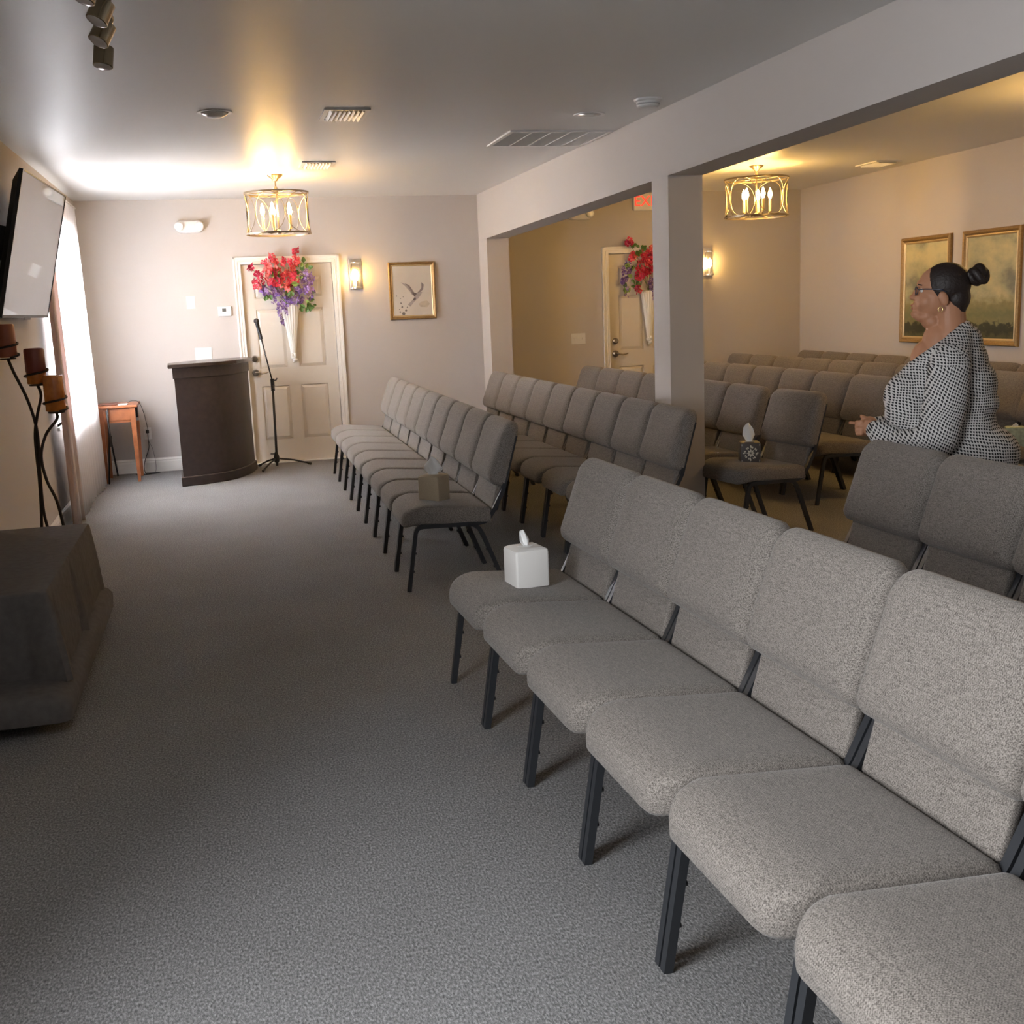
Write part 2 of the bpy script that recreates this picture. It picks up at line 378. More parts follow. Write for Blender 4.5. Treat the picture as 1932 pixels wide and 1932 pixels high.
window('window_1', W1, XL); window('window_2', W2, XL)
def pleats(ya, yb, z0, z1, x, amp, n, m, name, parent, seed=0, flare=0.0):
    rnd = random.Random(seed); N = n*8; v = []; f = []; K = 10
    ph = [rnd.uniform(-.5, .5) for _ in range(6)]
    for k in range(K+1):
        t = k/K; z = z0+(z1-z0)*t; am = amp*(1.0-0.55*t)+0.004
        for i in range(N+1):
            s = i/N; y = ya+(yb-ya)*s
            ang = 2*PI*(n*s+0.15*math.sin(5*s+ph[0])+ph[1])
            v.append((x+am*math.sin(ang)*(0.75+0.25*math.sin(9*s+ph[2]))+flare*(1-t)*0.5, y+0.3*am*math.cos(ang), z+(0.012*math.sin(13*s+ph[3]) if k == 0 else 0)))
    for k in range(K):
        for i in range(N): f.append((k*(N+1)+i, k*(N+1)+i+1, (k+1)*(N+1)+i+1, (k+1)*(N+1)+i))
    o = mesh_obj(name, v, f, m, parent, smooth=True)
    md = o.modifiers.new('thickness', 'SOLIDIFY'); md.thickness = 0.0015; return o
ct = thing('sheer_curtain', 'floor-length white sheer curtain glowing with daylight beside the side table', 'curtain', (XL+0.075, -1.85, 0))
c1 = pleats(-2.98, -0.70, 0.012, 2.535, 0, 0.028, 15, m_sheer, 'sheer_panel', ct, 3, 0.02)
c1.location = (0, 1.85, 0)
c2 = pleats(-3.04, -2.60, 0.02, 2.535, 0.012, 0.024, 4, m_drape, 'side_drape', ct, 5, 0.02); c2.location = (0, 1.85, 0); c2['label'] = 'blush gathered drape at the curtain edge'
rod = MB().tube([(0, -1.22, 2.548), (0, 1.20, 2.548)], 0.011, 10); rod.build('curtain_rod', m_white, ct, smooth=True)
for yb_ in (-1.20, 1.17): MB().box(-0.075, 0.008, yb_-.01, yb_+.01, 2.538, 2.558).build('rod_bracket', m_white, ct)
#@@PART2
# ------------------------------------------------------------------ chairs
PITCH = 0.5351
def cushion(outline_fn, layers, fn, name, m, parent):
    """outline_fn(inset) -> list of (a, b); layers = [(n, inset)]; fn(a, b, n) -> 3D point"""
    rings = [[fn(a, b, n) for (a, b) in outline_fn(i)] for (n, i) in layers]
    return MB().loft(rings).build(name, m, parent, smooth=True, sharp=1.2)
def make_chair():
    t = thing('church_chair', 'x', 'chair')
    hw = PITCH/2-0.003
    # seat
    def so(i): return rrect(-0.012+i, 0.485-i*.5, -hw+i*0.45, hw-i*0.45, [max(0.085-i*0.5, .02), 0.02, 0.02, max(0.085-i*0.5, .02)], 6)
    def sf(x, y, n):
        fr = max(0.0, (0.13-x)/0.14); z = n-0.028*fr*fr-0.030*max(0, x-0.1)/0.37
        return Vector((x, y, z))
    cushion(so, [(0.372, 0.03), (0.374, 0.010), (0.388, 0.0), (0.420, -0.001), (0.440, 0.003), (0.453, 0.011), (0.461, 0.026), (0.466, 0.055), (0.469, 0.10), (0.470, 0.16)], sf, 'seat', m_fabric, t)
    # back plane: from (bx0, bz0) leaning back
    ang = math.radians(15.5); ux, uz = math.sin(ang), math.cos(ang)
    bx0, bz0 = 0.474, 0.405      # rear plane origin
    def bp(y, s, n): return Vector((bx0+0.045+ux*s-uz*n, y, bz0+uz*s+ux*n))
    def bo(i): return rrect(-hw+i, hw-i, 0.138+i, 0.498-i, [max(0.03-i*.4, .008), max(0.03-i*.4, .008), max(0.062-i*0.5, .015), max(0.062-i*0.5, .015)], 6)
    def bf(y, s, n):
        k = (s-0.138)/0.36
        bulge = 0.020*math.exp(-((k-0.22)/0.25)**2)*(n/0.07)+0.006*math.sin(PI*min(max(k, 0), 1))*(n/.07)
        roll = -0.014*max(0, (k-0.72)/0.28)**2*(n/0.07)
        return bp(y, s, n+bulge+roll)
    cushion(bo, [(-0.012, 0.02), (-0.008, 0.006), (0.004, 0.0), (0.040, -0.001), (0.055, 0.004), (0.066, 0.014), (0.072, 0.032), (0.075, 0.06), (0.076, 0.10)], bf, 'backrest', m_fabric, t)
    def lo(i): return rrect(-0.232+i, 0.232-i, 0.002+i, 0.150, [0.010]*2+[0.004]*2, 3)
    cushion(lo, [(0.004, 0.004), (0.006, 0.0), (0.030, 0.0), (0.035, 0.004), (0.036, 0.012)], lambda y, s, n: bp(y, s, n), 'lumbar_panel', m_fabric, t)
    yy = PITCH/2-0.0155; r = 0.0115
    for sgn in (-1, 1):
        y = sgn*yy
        path = [(0.0, y, 0.0), (0.05, y, 0.31)]+[(0.092+0.041*math.cos(a), y, 0.312+0.043*math.sin(a)) for a in [PI*(1-k/8) for k in range(1, 5)]]
        lg = MB().tube(path, r, square=True)
        lg.lathe([(0.0, -0.004), (0.007, -0.004), (0.007, 0.004), (0.0, 0.004)], 8, (0.02+0.0125, y, 0.11), 'x'); lg.lathe([(0.0, -0.004), (0.007, -0.004), (0.007, 0.004), (0.0, 0.004)], 8, (0.037+0.0125, y, 0.21), 'x')
        lg.build('leg', m_black, t)
        e = path[-1]
        up = [(e[0]-0.006, y, 0.355), (0.40, y, 0.350), (0.44, y, 0.358), (0.468, y, 0.382), (0.487, y, 0.42)]+[(bx0+0.045+ux*s-0.003, y, bz0+uz*s) for s in (0.12, 0.30, 0.43)]
        up[4] = (0.498, y, 0.425)
        MB().tube(up, r, square=True).build('side_rail', m_black, t)
        rl = [(0.34, y, 0.350), (0.375, y, 0.345), (0.405, y, 0.322), (0.425, y, 0.285), (0.535, y, 0.0)]
        lg2 = MB().tube(rl, r, square=True)
        for zz in (0.10, 0.20): lg2.lathe([(0.0, -0.004), (0.007, -0.004), (0.007, 0.004), (0.0, 0.004)], 8, (0.535-0.386*zz-0.014, y, zz), 'x')
        lg2.build('leg', m_black, t)
        MB().tube([(0.44, sgn*0.15, 0.372), (0.492, sgn*0.15, 0.382), (0.528, sgn*0.15, 0.405), (0.555, sgn*0.15, 0.50)], 0.011, square=True).build('back_bracket', m_black, t)
    for xx, zz in ((0.11, 0.358), (0.44, 0.362)): MB().tube([(xx, -yy, zz), (xx, yy, zz)], 0.010, square=True).build('crossbar', m_black, t)
    return t
proto = make_chair(); used = [False]
ORD = ['first', 'second', 'third', 'fourth', 'fifth', 'sixth', 'seventh', 'eighth', 'ninth', 'tenth']
def chair(x, y, rz, label, group):
    o = copy_tree(proto) if used[0] else proto
    used[0] = True
    o.location = (x, y, 0); o.rotation_euler = (0, 0, rz); o['label'] = label
    if group: o['group'] = group
    return o
def row(x0, y0, ang, n, labf, group):
    for i in range(n):
        d = (i+0.5)*PITCH
        chair(x0+d*math.sin(ang), y0-d*math.cos(ang), ang, labf(i), group)
row(0.6937, -1.109, -0.0148, 9, lambda i: 'grey tweed chair, %s from the white door in the aisle-side front row' % ORD[i] if i < 8 else 'grey tweed chair holding the beige tissue box at the aisle end', 'front row beside the lectern')
row(1.705, -1.08, -0.002, 9, lambda i: 'grey tweed chair, %s from the end post in the row touching the pillar' % ORD[i], 'second row against the pillar')
row(2.665, -1.02, 0.024, 7, lambda i: 'grey tweed chair, %s from the end wall in the row passing behind the pillar' % ORD[i], 'third row behind the pillar')
row(3.80, -0.36, 0.008, 8, lambda i: 'dim tweed chair, %s from the end wall in the row behind the snowflake tissue box' % ORD[i], 'fourth row in the side room')
row(4.70, -0.14, 0.006, 10, lambda i: 'dim tweed chair, %s from the end wall in the second row from the landscapes' % ORD[i], 'fifth row in the side room')
row(5.47, -0.30, -0.030, 8, lambda i: 'dim tweed chair, %s from the end wall in the row under the landscapes' % ORD[i], 'sixth row against the picture wall')
row(0.5467, -7.4561, 0.0268, 7, lambda i: 'large grey tweed chair, %s in line after the one holding the white tissue box' % ORD[i-1] if i else 'large grey tweed chair holding the white tissue box', 'foreground row')
row(1.79, -7.55, 0.0, 5, lambda i: 'grey tweed chair, %s from the gap in the row the woman stands behind' % ORD[i], 'row before the standing woman')
chair(2.79, -5.22, 0.13, 'single grey tweed chair turned askew holding the dark snowflake tissue box', None)

# ------------------------------------------------------------------ tissue boxes
def tissue_box(name, label, x, y, z, rz, wd, ht, m, pat=None, tissue=(0.06, 0.09), r=0.006, seed=1, dome=0.0):
    t = thing(name, label, 'tissue box', (x, y, z), rz, None)
    h = wd/2
    rings = [[Vector((a, b, zz)) for a, b in rrect(-h+i, h-i, -h+i, h-i, max(r-i*.5, .002), 3)] for zz, i in ((0, 0.001), (0.003, 0), (ht-0.012-dome, 0), (ht-0.004-dome*.6, 0.003), (ht, 0.014+dome))]
    MB().loft(rings).build('box_body', m, t, smooth=True, sharp=0.6)
    rim = [Vector((0.032*math.cos(2*PI*k/20), 0.020*math.sin(2*PI*k/20), ht+0.0005)) for k in range(20)]
    MB().add(rim+[p+Vector((0, 0, 0.001)) for p in rim], [tuple(range(20))]+[tuple(range(20, 40))]+[(k, (k+1) % 20, 20+(k+1) % 20, 20+k) for k in range(20)]).build('opening', m_paper, t)
    rnd = random.Random(seed); tw, th = tissue; v = []; f = []; n = 9; K = 7
    for k in range(K+1):
        s = k/K
        for i in range(n+1):
            u = i/n*2-1
            wdt = tw*(0.30+0.95*s-1.15*max(0, s-0.45)**1.0*1.25)
            fold = 0.010*math.sin(u*4.2+s*2.5+seed)*(0.4+s)
            v.append((u*wdt*0.5+0.010*s*math.sin(seed*2.0), fold+0.012*s*math.sin(seed+u), ht-0.004+th*s*(1-0.28*abs(u)**1.4*(0.3+0.7*s))+0.002*rnd.uniform(-1, 1)))
    for k in range(K):
        for i in range(n): f.append((k*(n+1)+i, k*(n+1)+i+1, (k+1)*(n+1)+i+1, (k+1)*(n+1)+i))
    o = mesh_obj('tissue', v, f, m_paper, t, smooth=True); o.rotation_euler = (0, 0, math.atan2(CAM.x-x, y-CAM.y)+0.25-rz); md = o.modifiers.new('thickness', 'SOLIDIFY'); md.thickness = 0.0012
    if pat:
        q = MB(); zc = ht/2
        def petal(cx, cz_, a, L, w_):
            ca, sa = math.cos(a), math.sin(a)
            pts = [(0, 0), (L*0.45, w_), (L, 0), (L*0.45, -w_)]
            q.add([(cx+p*ca-s_*sa, -h-0.0008, cz_+p*sa+s_*ca) for p, s_ in pts], [(0, 1, 2, 3)])
        for k in range(8): petal(0.004*math.cos(k*PI/4), zc+0.004*math.sin(k*PI/4), k*PI/4, 0.024, 0.006)
        for k in range(16):
            a = k*PI/8; petal(0.030*math.cos(a), zc+0.030*math.sin(a), a+0.35*(1 if k % 2 else -1), 0.017, 0.0045)
        for k in range(8):
            a = k*PI/4; petal(0.036*math.cos(a)*0.98, zc+0.036*math.sin(a), a, 0.018 if k % 2 == 0 else 0.010, 0.005)
        for sx in (-1, 1):
            for zz in (0.012, ht-0.022): q.box(sx*(h-0.008)-0.0012, sx*(h-0.008)+0.0012, -h-0.0012, -h-0.0002, zz, zz+0.012)
        q.build('snowflake_print', mat('cream_print', (0.70, 0.66, 0.56), 0.7), t)
    return t
m_linen = mat('beige_linen_wrap', (0.46, 0.38, 0.27), 0.85, var=0.08, vscale=200, bump=(300, 0.3, 0.002))
tissue_box('tissue_box', 'white cube tissue box on the end seat of the foreground row', 0.805, -7.74, 0.458, 0.13, 0.137, 0.150, mat('white_box_cover', (0.84, 0.82, 0.79), 0.6, bump=(90, 0.15, 0.003)), tissue=(0.055, 0.068), seed=2, r=0.010, dome=0.006)
tissue_box('tissue_box', 'beige cube tissue box with a wide tissue on the end seat beside the aisle', 0.835, -5.66, 0.450, -0.72, 0.132, 0.152, m_linen, tissue=(0.145, 0.105), seed=5, r=0.010, dome=0.006)
tissue_box('tissue_box', 'dark tissue box with cream snowflake print on the askew chair', 3.005, -5.215, 0.453, -0.33, 0.128, 0.136, mat('dark_taupe_card', (0.085, 0.072, 0.066), 0.5), pat=True, tissue=(0.115, 0.128), seed=9, r=0.003)
m_greenbox = mat('sage_print_card', (0.30, 0.37, 0.31), 0.6, var=0.25, vscale=45)
tissue_box('tissue_box', 'pale green patterned tissue box on a seat behind the woman', 4.87, -5.40, 0.450, -0.60, 0.125, 0.13, m_greenbox, tissue=(0.05, 0.03), seed=11, r=0.003)
#@@PART3
# ------------------------------------------------------------------ television
R_tv = Matrix.Rotation(-0.029, 4, 'Z') @ Matrix.Rotation(0.247, 4, 'Y')
tv = thing('television', 'large flat television tilted down on the window wall, reflecting the room', 'television', (-1.318, -4.18, 1.968))
tv.matrix_world = Matrix.Translation((-1.318, -4.18, 1.968)) @ R_tv
TWd, THt = 1.48, 0.832
MB().hexa([(-0.055, -TWd*0.46, -THt*0.42), (-0.055, -TWd*0.46, THt*0.42), (-0.055, TWd*0.46, -THt*0.42), (-0.055, TWd*0.46, THt*0.42),
           (-0.018, -TWd/2, -THt/2), (-0.018, -TWd/2, THt/2), (-0.018, TWd/2, -THt/2), (-0.018, TWd/2, THt/2)]).build('rear_housing', m_blackp, tv)
bz = MB(); e_ = 0.008
bz.box(-0.018, 0.003, -TWd/2, -TWd/2+e_, -THt/2, THt/2).box(-0.018, 0.003, TWd/2-e_, TWd/2, -THt/2, THt/2).box(-0.018, 0.003, -TWd/2, TWd/2, THt/2-e_, THt/2).box(-0.018, 0.003, -TWd/2, TWd/2, -THt/2, -THt/2+0.016)
bz.build('bezel', m_blackp, tv)
m_screen = mat('dark_glass_screen', (0.010, 0.010, 0.012), 0.04, spec=1.0); m_screen.node_tree.nodes['Principled BSDF'].inputs['IOR'].default_value = 2.6
MB().box(-0.017, 0.0, -TWd/2+e_, TWd/2-e_, -THt/2+0.016, THt/2-e_).build('screen', m_screen, tv)
MB().box(0.002, 0.0045, -0.10, 0.10, -THt/2-0.012, -THt/2+0.001).build('sensor_tab', m_blackp, tv)
arm = MB(); arm.tube([(-0.05, -0.25, 0.0), (-0.15, -0.22, 0.03)], 0.02, square=True)
arm.box(-0.075, -0.055, -0.42, 0.42, -0.16, -0.12); arm.box(-0.075, -0.055, -0.42, 0.42, 0.12, 0.16); arm.box(-0.07, -0.056, -0.5, -0.42, -0.25, 0.25); arm.box(-0.07, -0.056, 0.42, 0.5, -0.25, 0.25)
arm.box(-0.16, -0.06, -0.35, -0.20, -0.10, 0.10); arm.box(-0.16, -0.06, 0.20, 0.35, -0.10, 0.10)
arm.build('wall_bracket', m_blackp, tv)

# ------------------------------------------------------------------ candle stand with three candles
CY = -4.98
st = thing('candle_stand', 'curving wrought iron candle stand beneath the television', 'candle stand', (-1.30, CY, 0))
def sm(pts, n=6):
    pts = [Vector(p) for p in pts]; out = []
    for i in range(len(pts)-1):
        p0, p1, p2, p3 = pts[max(i-1, 0)], pts[i], pts[i+1], pts[min(i+2, len(pts)-1)]
        for k in range(n):
            t = k/n; out.append(0.5*((2*p1)+(p2-p0)*t+(2*p0-5*p1+4*p2-p3)*t*t+(3*p1-p0-3*p2+p3)*t**3))
    out.append(pts[-1]); return out
CN = [(-1.425, CY+0.02, 1.345, 0.052, 0.185), (-1.288, CY+0.03, 1.19, 0.055, 0.20), (-1.195, CY-0.04, 1.035, 0.055, 0.20)]
stems = [[(-1.425, CY+.02, 1.335), (-1.40, CY, 1.26), (-1.345, CY, 1.10), (-1.315, CY, 0.92), (-1.325, CY, 0.70), (-1.33, CY, 0.45), (-1.30, CY, 0.25), (-1.28, CY+.02, 0.02)],
         [(-1.288, CY+.03, 1.18), (-1.275, CY+.02, 1.12), (-1.305, CY, 1.01), (-1.33, CY, 0.88), (-1.335, CY, 0.62), (-1.35, CY, 0.38), (-1.37, CY, 0.2), (-1.42, CY, 0.02)],
         [(-1.195, CY-.04, 1.025), (-1.20, CY-.02, 0.985), (-1.27, CY, 0.90), (-1.308, CY, 0.78), (-1.295, CY, 0.64), (-1.255, CY, 0.52), (-1.235, CY, 0.38), (-1.21, CY-.06, 0.2), (-1.19, CY-.10, 0.02)]]
base = Vector((-1.30, CY, 0))
for p in stems: MB().tube([q-base for q in sm(p)], 0.0085, 8).build('stem', m_iron, st, smooth=True)
for (x, y, z, r_, h_) in CN:
    hel = [(x-base.x+(r_+0.008)*math.cos(a), y-base.y+(r_+0.008)*math.sin(a), z+0.012+0.062*(a/(2*PI))) for a in [k*0.25-1.2 for k in range(0, 38)]]
    MB().tube(hel, 0.0062, 6).build('candle_coil', m_iron, st, smooth=True)
    MB().lathe([(0.0, z-0.012), (r_*0.8, z-0.012), (r_*0.85, z-0.004), (0, z-0.003)], 16, (x-base.x, y-base.y, 0)).build('drip_plate', m_iron, st, smooth=True, sharp=.6)
MB().tube([(0.17*math.cos(a)-0.0, 0.12*math.sin(a), 0.012) for a in [2*PI*k/24 for k in range(24)]], 0.010, 8, closed=True).build('base_ring', m_iron, st, smooth=True)
m_maroon = mat('maroon_wax', (0.19, 0.045, 0.032), 0.35, spec=0.5); m_amber = mat('amber_glass_wax', (0.50, 0.17, 0.025), 0.22, spec=0.6, var=0.25, vscale=18)
m_rust = mat('rust_wax', (0.30, 0.09, 0.045), 0.4, var=0.12, vscale=12)
for (x, y, z, r_, h_), ma, lab, k in zip(CN, (m_rust, m_maroon, m_amber), ('rust brown pillar candle, highest on the iron stand', 'maroon pillar candle with amber foot, middle one on the iron stand', 'amber pillar candle, lowest on the iron stand'), range(3)):
    t = thing('pillar_candle', lab, 'candle', (x, y, z), 0.0, 'pillar candles on the iron stand')
    zs = 0.0 if k != 1 else 0.062
    MB().lathe([(0, zs), (r_-0.003, zs), (r_, zs+0.006), (r_, h_-0.012), (r_-0.004, h_-0.002), (r_-0.010, h_), (r_-0.014, h_-0.012), (0, h_-0.016)], 28).build('candle_body', ma, t, smooth=True, sharp=.7)
    if k == 1: MB().lathe([(0, 0), (r_-0.004, 0), (r_-0.002, 0.004), (r_-0.002, 0.0625), (0, 0.0625)], 28).build('candle_foot', m_amber, t, smooth=True, sharp=.7)
    MB().tube([(0, 0, h_-0.016), (0.002, 0, h_-0.004)], 0.0015, 6).build('wick', m_blackp, t)

# ------------------------------------------------------------------ covered carriage by the window wall
cb = thing('draped_carriage', 'low carriage draped in charcoal cloth on wheels against the window wall', 'carriage', (-1.22, -6.55, 0))
def drape_outline(z, k):
    out = []; x0, x1, y0, y1 = -0.28, 0.225, -0.735, 0.785
    pts = rrect(x0, x1, y0, y1, 0.02, 3); P = []
    n = len(pts)
    for i in range(n):
        a = Vector((*pts[i], 0)); b_ = Vector((*pts[(i+1) % n], 0)); L = (b_-a).length; m_ = max(1, int(L/0.02))
        for j in range(m_): P.append(a.lerp(b_, j/m_))
    c = Vector((0, 0, 0)); res = []
    for i, p in enumerate(P):
        nx = 0; ny = 0
        if p.x > x1-0.03: nx = 1
        if p.x < x0+0.03: nx = -1
        if p.y > y1-0.03: ny = 1
        if p.y < y0+0.03: ny = -1
        d_ = 0.0
        if nx == 1: # folds on the long side
            for yc, am, wd in ((-0.70, 0.028, 0.03), (-0.63, -0.018, 0.03), (-0.10, -0.020, 0.018), (-0.05, 0.024, 0.022), (0.30, 0.010, 0.05), (0.72, 0.016, 0.04)):
                d_ += am*math.exp(-((p.y-yc)/wd)**2)
            d_ += 0.03
        if ny == -1:
            for xc, am, wd in ((0.19, 0.026, 0.025), (0.12, -0.014, 0.03), (-0.1, 0.008, 0.05)): d_ += am*math.exp(-((p.x-xc)/wd)**2)
            d_ += 0.012
        res.append(Vector((p.x+nx*d_*k, p.y+ny*d_*k, z)))
    return res
rings = [drape_outline(0.155, 1.0), drape_outline(0.25, 0.8), drape_outline(0.36, 0.5), drape_outline(0.46, 0.15), drape_outline(0.495, 0.0)]
top_in = [Vector((p.x*0.975, p.y*0.985, 0.503)) for p in drape_outline(0.503, 0.0)]; rings.append(top_in)
MB().loft(rings).build('draped_cloth', m_darkcloth, cb, smooth=True, sharp=0.9)
bo_ = []
for z, i in ((0.05, 0.012), (0.056, 0.0), (0.12, -0.004), (0.15, 0.012), (0.165, 0.04), (0.17, 0.07)):
    bo_.append([Vector((a, b_, z+(0.008*math.sin(b_*9) if z > 0.1 else 0))) for a, b_ in rrect(-0.285+i, 0.300-i, -0.985+i, 0.80-i, 0.05, 5)])
MB().loft(bo_).build('padded_base', m_darkcloth, cb, smooth=True, sharp=1.0)
for x in (-0.2, 0.19):
    for y in (-0.80, 0.62):
        MB().lathe([(0, -0.014), (0.026, -0.014), (0.03, -0.008), (0.03, 0.008), (0.026, 0.014), (0, 0.014)], 18, (x, y, 0.03), 'x').box(x-0.02, x+0.02, y-0.012, y+0.012, 0.035, 0.054).build('caster', m_blackp, cb)

# ------------------------------------------------------------------ lectern
lec = thing('lectern', 'tall dark espresso lectern with curved front beside the door', 'lectern', (-0.40, -0.72, 0))
arcp = sm([(-0.691, -1.217, 0), (-0.445, -1.125, 0), (-0.25, -0.985, 0), (-0.10, -0.70, 0), (-0.02, -0.36, 0)], 6)
plan = [(p.x, p.y) for p in arcp]+[(-0.06, -0.26), (-0.40, -0.42), (-0.705, -0.86)]
cen = Vector((-0.40, -0.72))
def off(pl, d):
    n = len(pl); out = []
    for i in range(n):
        a = Vector(pl[i-1]); b_ = Vector(pl[i]); c = Vector(pl[(i+1) % n])
        t1 = (b_-a).normalized(); t2 = (c-b_).normalized(); n1 = Vector((t1.y, -t1.x)); n2 = Vector((t2.y, -t2.x)); nn = (n1+n2)
        nn = nn/ max(0.5, nn.length_squared/2)
        out.append(b_+nn*d)
    return out
def slab(z0, z1, d, nm, m, ch=0.004):
    o0 = off(plan, d); o1 = off(plan, d-ch)
    mk = lambda o_, z: [Vector((p.x-cen.x, p.y-cen.y, z)) for p in o_]
    return MB().loft([mk(o1, z0), mk(o0, z0+ch), mk(o0, z1-ch), mk(o1, z1)]).build(nm, m, lec, smooth=True, sharp=0.35)
slab(0.085, 0.99, 0.0, 'body', m_espresso); slab(0.0, 0.088, 0.018, 'plinth', m_espresso, 0.006)
slab(0.985, 1.085, 0.012, 'cornice', m_espresso, 0.006); slab(1.083, 1.118, 0.048, 'top', mat('espresso_top', (0.05, 0.036, 0.032), 0.25), 0.006)

# ------------------------------------------------------------------ microphone stand and microphone
ms = thing('microphone_stand', 'black tripod microphone stand in front of the door', 'microphone stand', (0.19, -0.45, 0))
MB().tube([(0.0, 0, 0.03), (0.006, 0, 0.30), (0.018, 0, 0.86)], [0.013, 0.012, 0.011], 12).build('pole', m_blackp, ms, smooth=True)
MB().lathe([(0.0, 0.06), (0.022, 0.062), (0.03, 0.09), (0.026, 0.13), (0.016, 0.155), (0.014, 0.17)], 16).tube([(0.0, 0, 0.15), (-0.055, -0.01, 0.155)], 0.006, 8).build('leg_hub', m_blackp, ms, smooth=True, sharp=.6)
for fx, fy in ((0.345, 0.10), (-0.15, -0.20), (-0.17, 0.235)):
    lg = MB().tube([(0, 0, 0.105), (fx*0.5, fy*0.5, 0.07), (fx*0.97, fy*0.97, 0.018)], 0.009, 8).build('leg', m_blackp, ms, smooth=True)
    MB().tube([(fx*0.90, fy*0.90, 0.022), (fx, fy, 0.013)], 0.013, 8).build('rubber_foot', m_blackp, lg, smooth=True, sharp=.6)
MB().tube([(0.018, 0, 0.78), (0.018, 0, 0.90)], 0.019, 12).tube([(0.018, 0, 0.845), (0.018, -0.02, 0.80)], 0.014, 8).build('clutch', m_blackp, ms, smooth=True, sharp=.6)
MB().tube([(0.015, 0, 0.88), (0.055, -0.01, 0.885), (0.065, -0.01, 0.905)], 0.006, 8).build('boom_knob', m_blackp, ms, smooth=True)
MB().tube([(0.025, -0.012, 0.83), (-0.065, -0.012, 1.345)], 0.007, 8).build('boom_arm', m_blackp, ms, smooth=True)
mic = thing('microphone', 'black handheld microphone clipped to the stand', 'microphone', (0.125, -0.465, 1.335))
dv = Vector((-0.030, -0.0, 0.16)).normalized()
MB().tube([dv*-0.03, dv*0.0, dv*0.09, dv*0.115], [0.012, 0.014, 0.019, 0.021], 14).build('handle', m_blackp, mic, smooth=True, sharp=.6)
MB().ball(dv*0.135, 0.027, 16, 10).build('grille', mat('mic_mesh', (0.06, 0.06, 0.065), 0.45, metal=0.6, bump=(500, .6, .002)), mic, smooth=True)
MB().tube([dv*-0.045, dv*0.03], 0.018, 10).build('clip', m_blackp, mic, smooth=True, sharp=.6)

# ------------------------------------------------------------------ side table and what stands on and around it
tb = thing('side_table', 'small cherry wood side table in the corner by the curtain', 'table', (-1.265, -0.44, 0))
MB().box(-0.19, 0.19, -0.25, 0.25, 0.715, 0.738).build('tabletop', m_cherry, tb, bevel=0.005)
MB().box(-0.16, 0.16, -0.215, 0.215, 0.575, 0.716).build('apron', m_cherry, tb)
dr = MB().box(-0.125, 0.125, -0.222, -0.214, 0.595, 0.70).build('drawer', m_cherry, tb, bevel=0.003)
for sx in (-1, 1):
    for sy in (-1, 1):
        h0, h1 = 0.024, 0.013; x, y = sx*0.145, sy*0.20
        mk = lambda h_, z: [Vector((x-h_, y-h_, z)), Vector((x+h_, y-h_, z)), Vector((x+h_, y+h_, z)), Vector((x-h_, y+h_, z))]
        MB().loft([mk(h1, 0.0), mk(h0, 0.56), mk(h0, 0.716)]).build('leg', m_cherry, tb, bevel=0.002)
tag(MB().box(-1.43, -1.26, -0.60, -0.44, 0.7385, 0.752).build('flat_case', mat('brown_leather', (0.20, 0.08, 0.05), 0.5), bevel=0.004), 'thin brown case lying on the side table', 'case')
tag(MB().box(-1.245, -1.165, -0.66, -0.50, 0.7385, 0.7475).build('white_remote', m_white, bevel=0.003), 'small white remote lying on the side table', 'remote')
sp = thing('power_adapter', 'black power adapter hanging at the side table edge', 'adapter', (-1.092, -0.55, 0.66))
MB().box(-0.011, 0.012, -0.035, 0.035, -0.05, 0.05).build('adapter_body', m_blackp, sp, bevel=0.004); MB().box(-0.011, 0.016, -0.02, 0.02, -0.08, -0.055).build('strap', mat('grey_strap', (0.4, 0.4, 0.4), 0.6), sp)
fs = thing('folded_stand', 'folded black metal stand leaning behind the side table', 'stand', (-1.385, -0.695, 0))
MB().tube([(0.05, -0.02, 0.72), (0.035, 0.0, 0.45), (-0.01, 0.02, 0.0)], 0.008, 8).build('rod', m_blackp, fs, smooth=True); MB().tube([(0.035, -0.02, 0.70), (0.05, 0.0, 0.40), (0.075, 0.03, 0.07)], 0.008, 8).build('rod', m_blackp, fs, smooth=True)
MB().tube([(0.032, -0.005, 0.36), (0.048, -0.005, 0.46)], 0.015, 10).build('collar', m_blackp, fs, smooth=True, sharp=.6)
# outlet, plug and cords
ol = thing('wall_outlet', 'white wall outlet above the baseboard near the side table', 'outlet', (-1.045, 0, 0.395))
MB().box(-0.037, 0.037, -0.007, 0, -0.06, 0.06).build('cover_plate', m_white, ol, bevel=0.003)
for zz in (-0.027, 0.02): MB().lathe([(0, -0.009), (0.017, -0.009), (0.017, -0.004)], 16, (0, 0, zz), 'y').build('socket', mat('socket_face', (0.62, 0.62, 0.60), 0.4), ol)
pc = thing('extension_lead', 'black mains lead plugged into the outlet and coiled on the carpet', 'cable', (-1.045, -0.012, 0.415))
MB().box(-0.014, 0.014, -0.03, 0, -0.016, 0.016).build('plug', m_blackp, pc, bevel=0.004)
MB().tube(sm([(0, -0.028, 0), (0.003, -0.05, -0.06), (0.0, -0.04, -0.16), (-0.03, -0.05, -0.24), (-0.06, -0.06, -0.33), (-0.05, -0.09, -0.409), (0.02, -0.12, -0.409), (0.09, -0.08, -0.409), (0.05, -0.16, -0.409), (-0.06, -0.20, -0.409), (-0.14, -0.16, -0.409)]), 0.004, 6).build('cable', m_blackp, pc, smooth=True)
tc_ = thing('charger_lead', 'thin grey lead looping from the side table down to the carpet', 'cable', (-1.16, -0.5, 0.75))
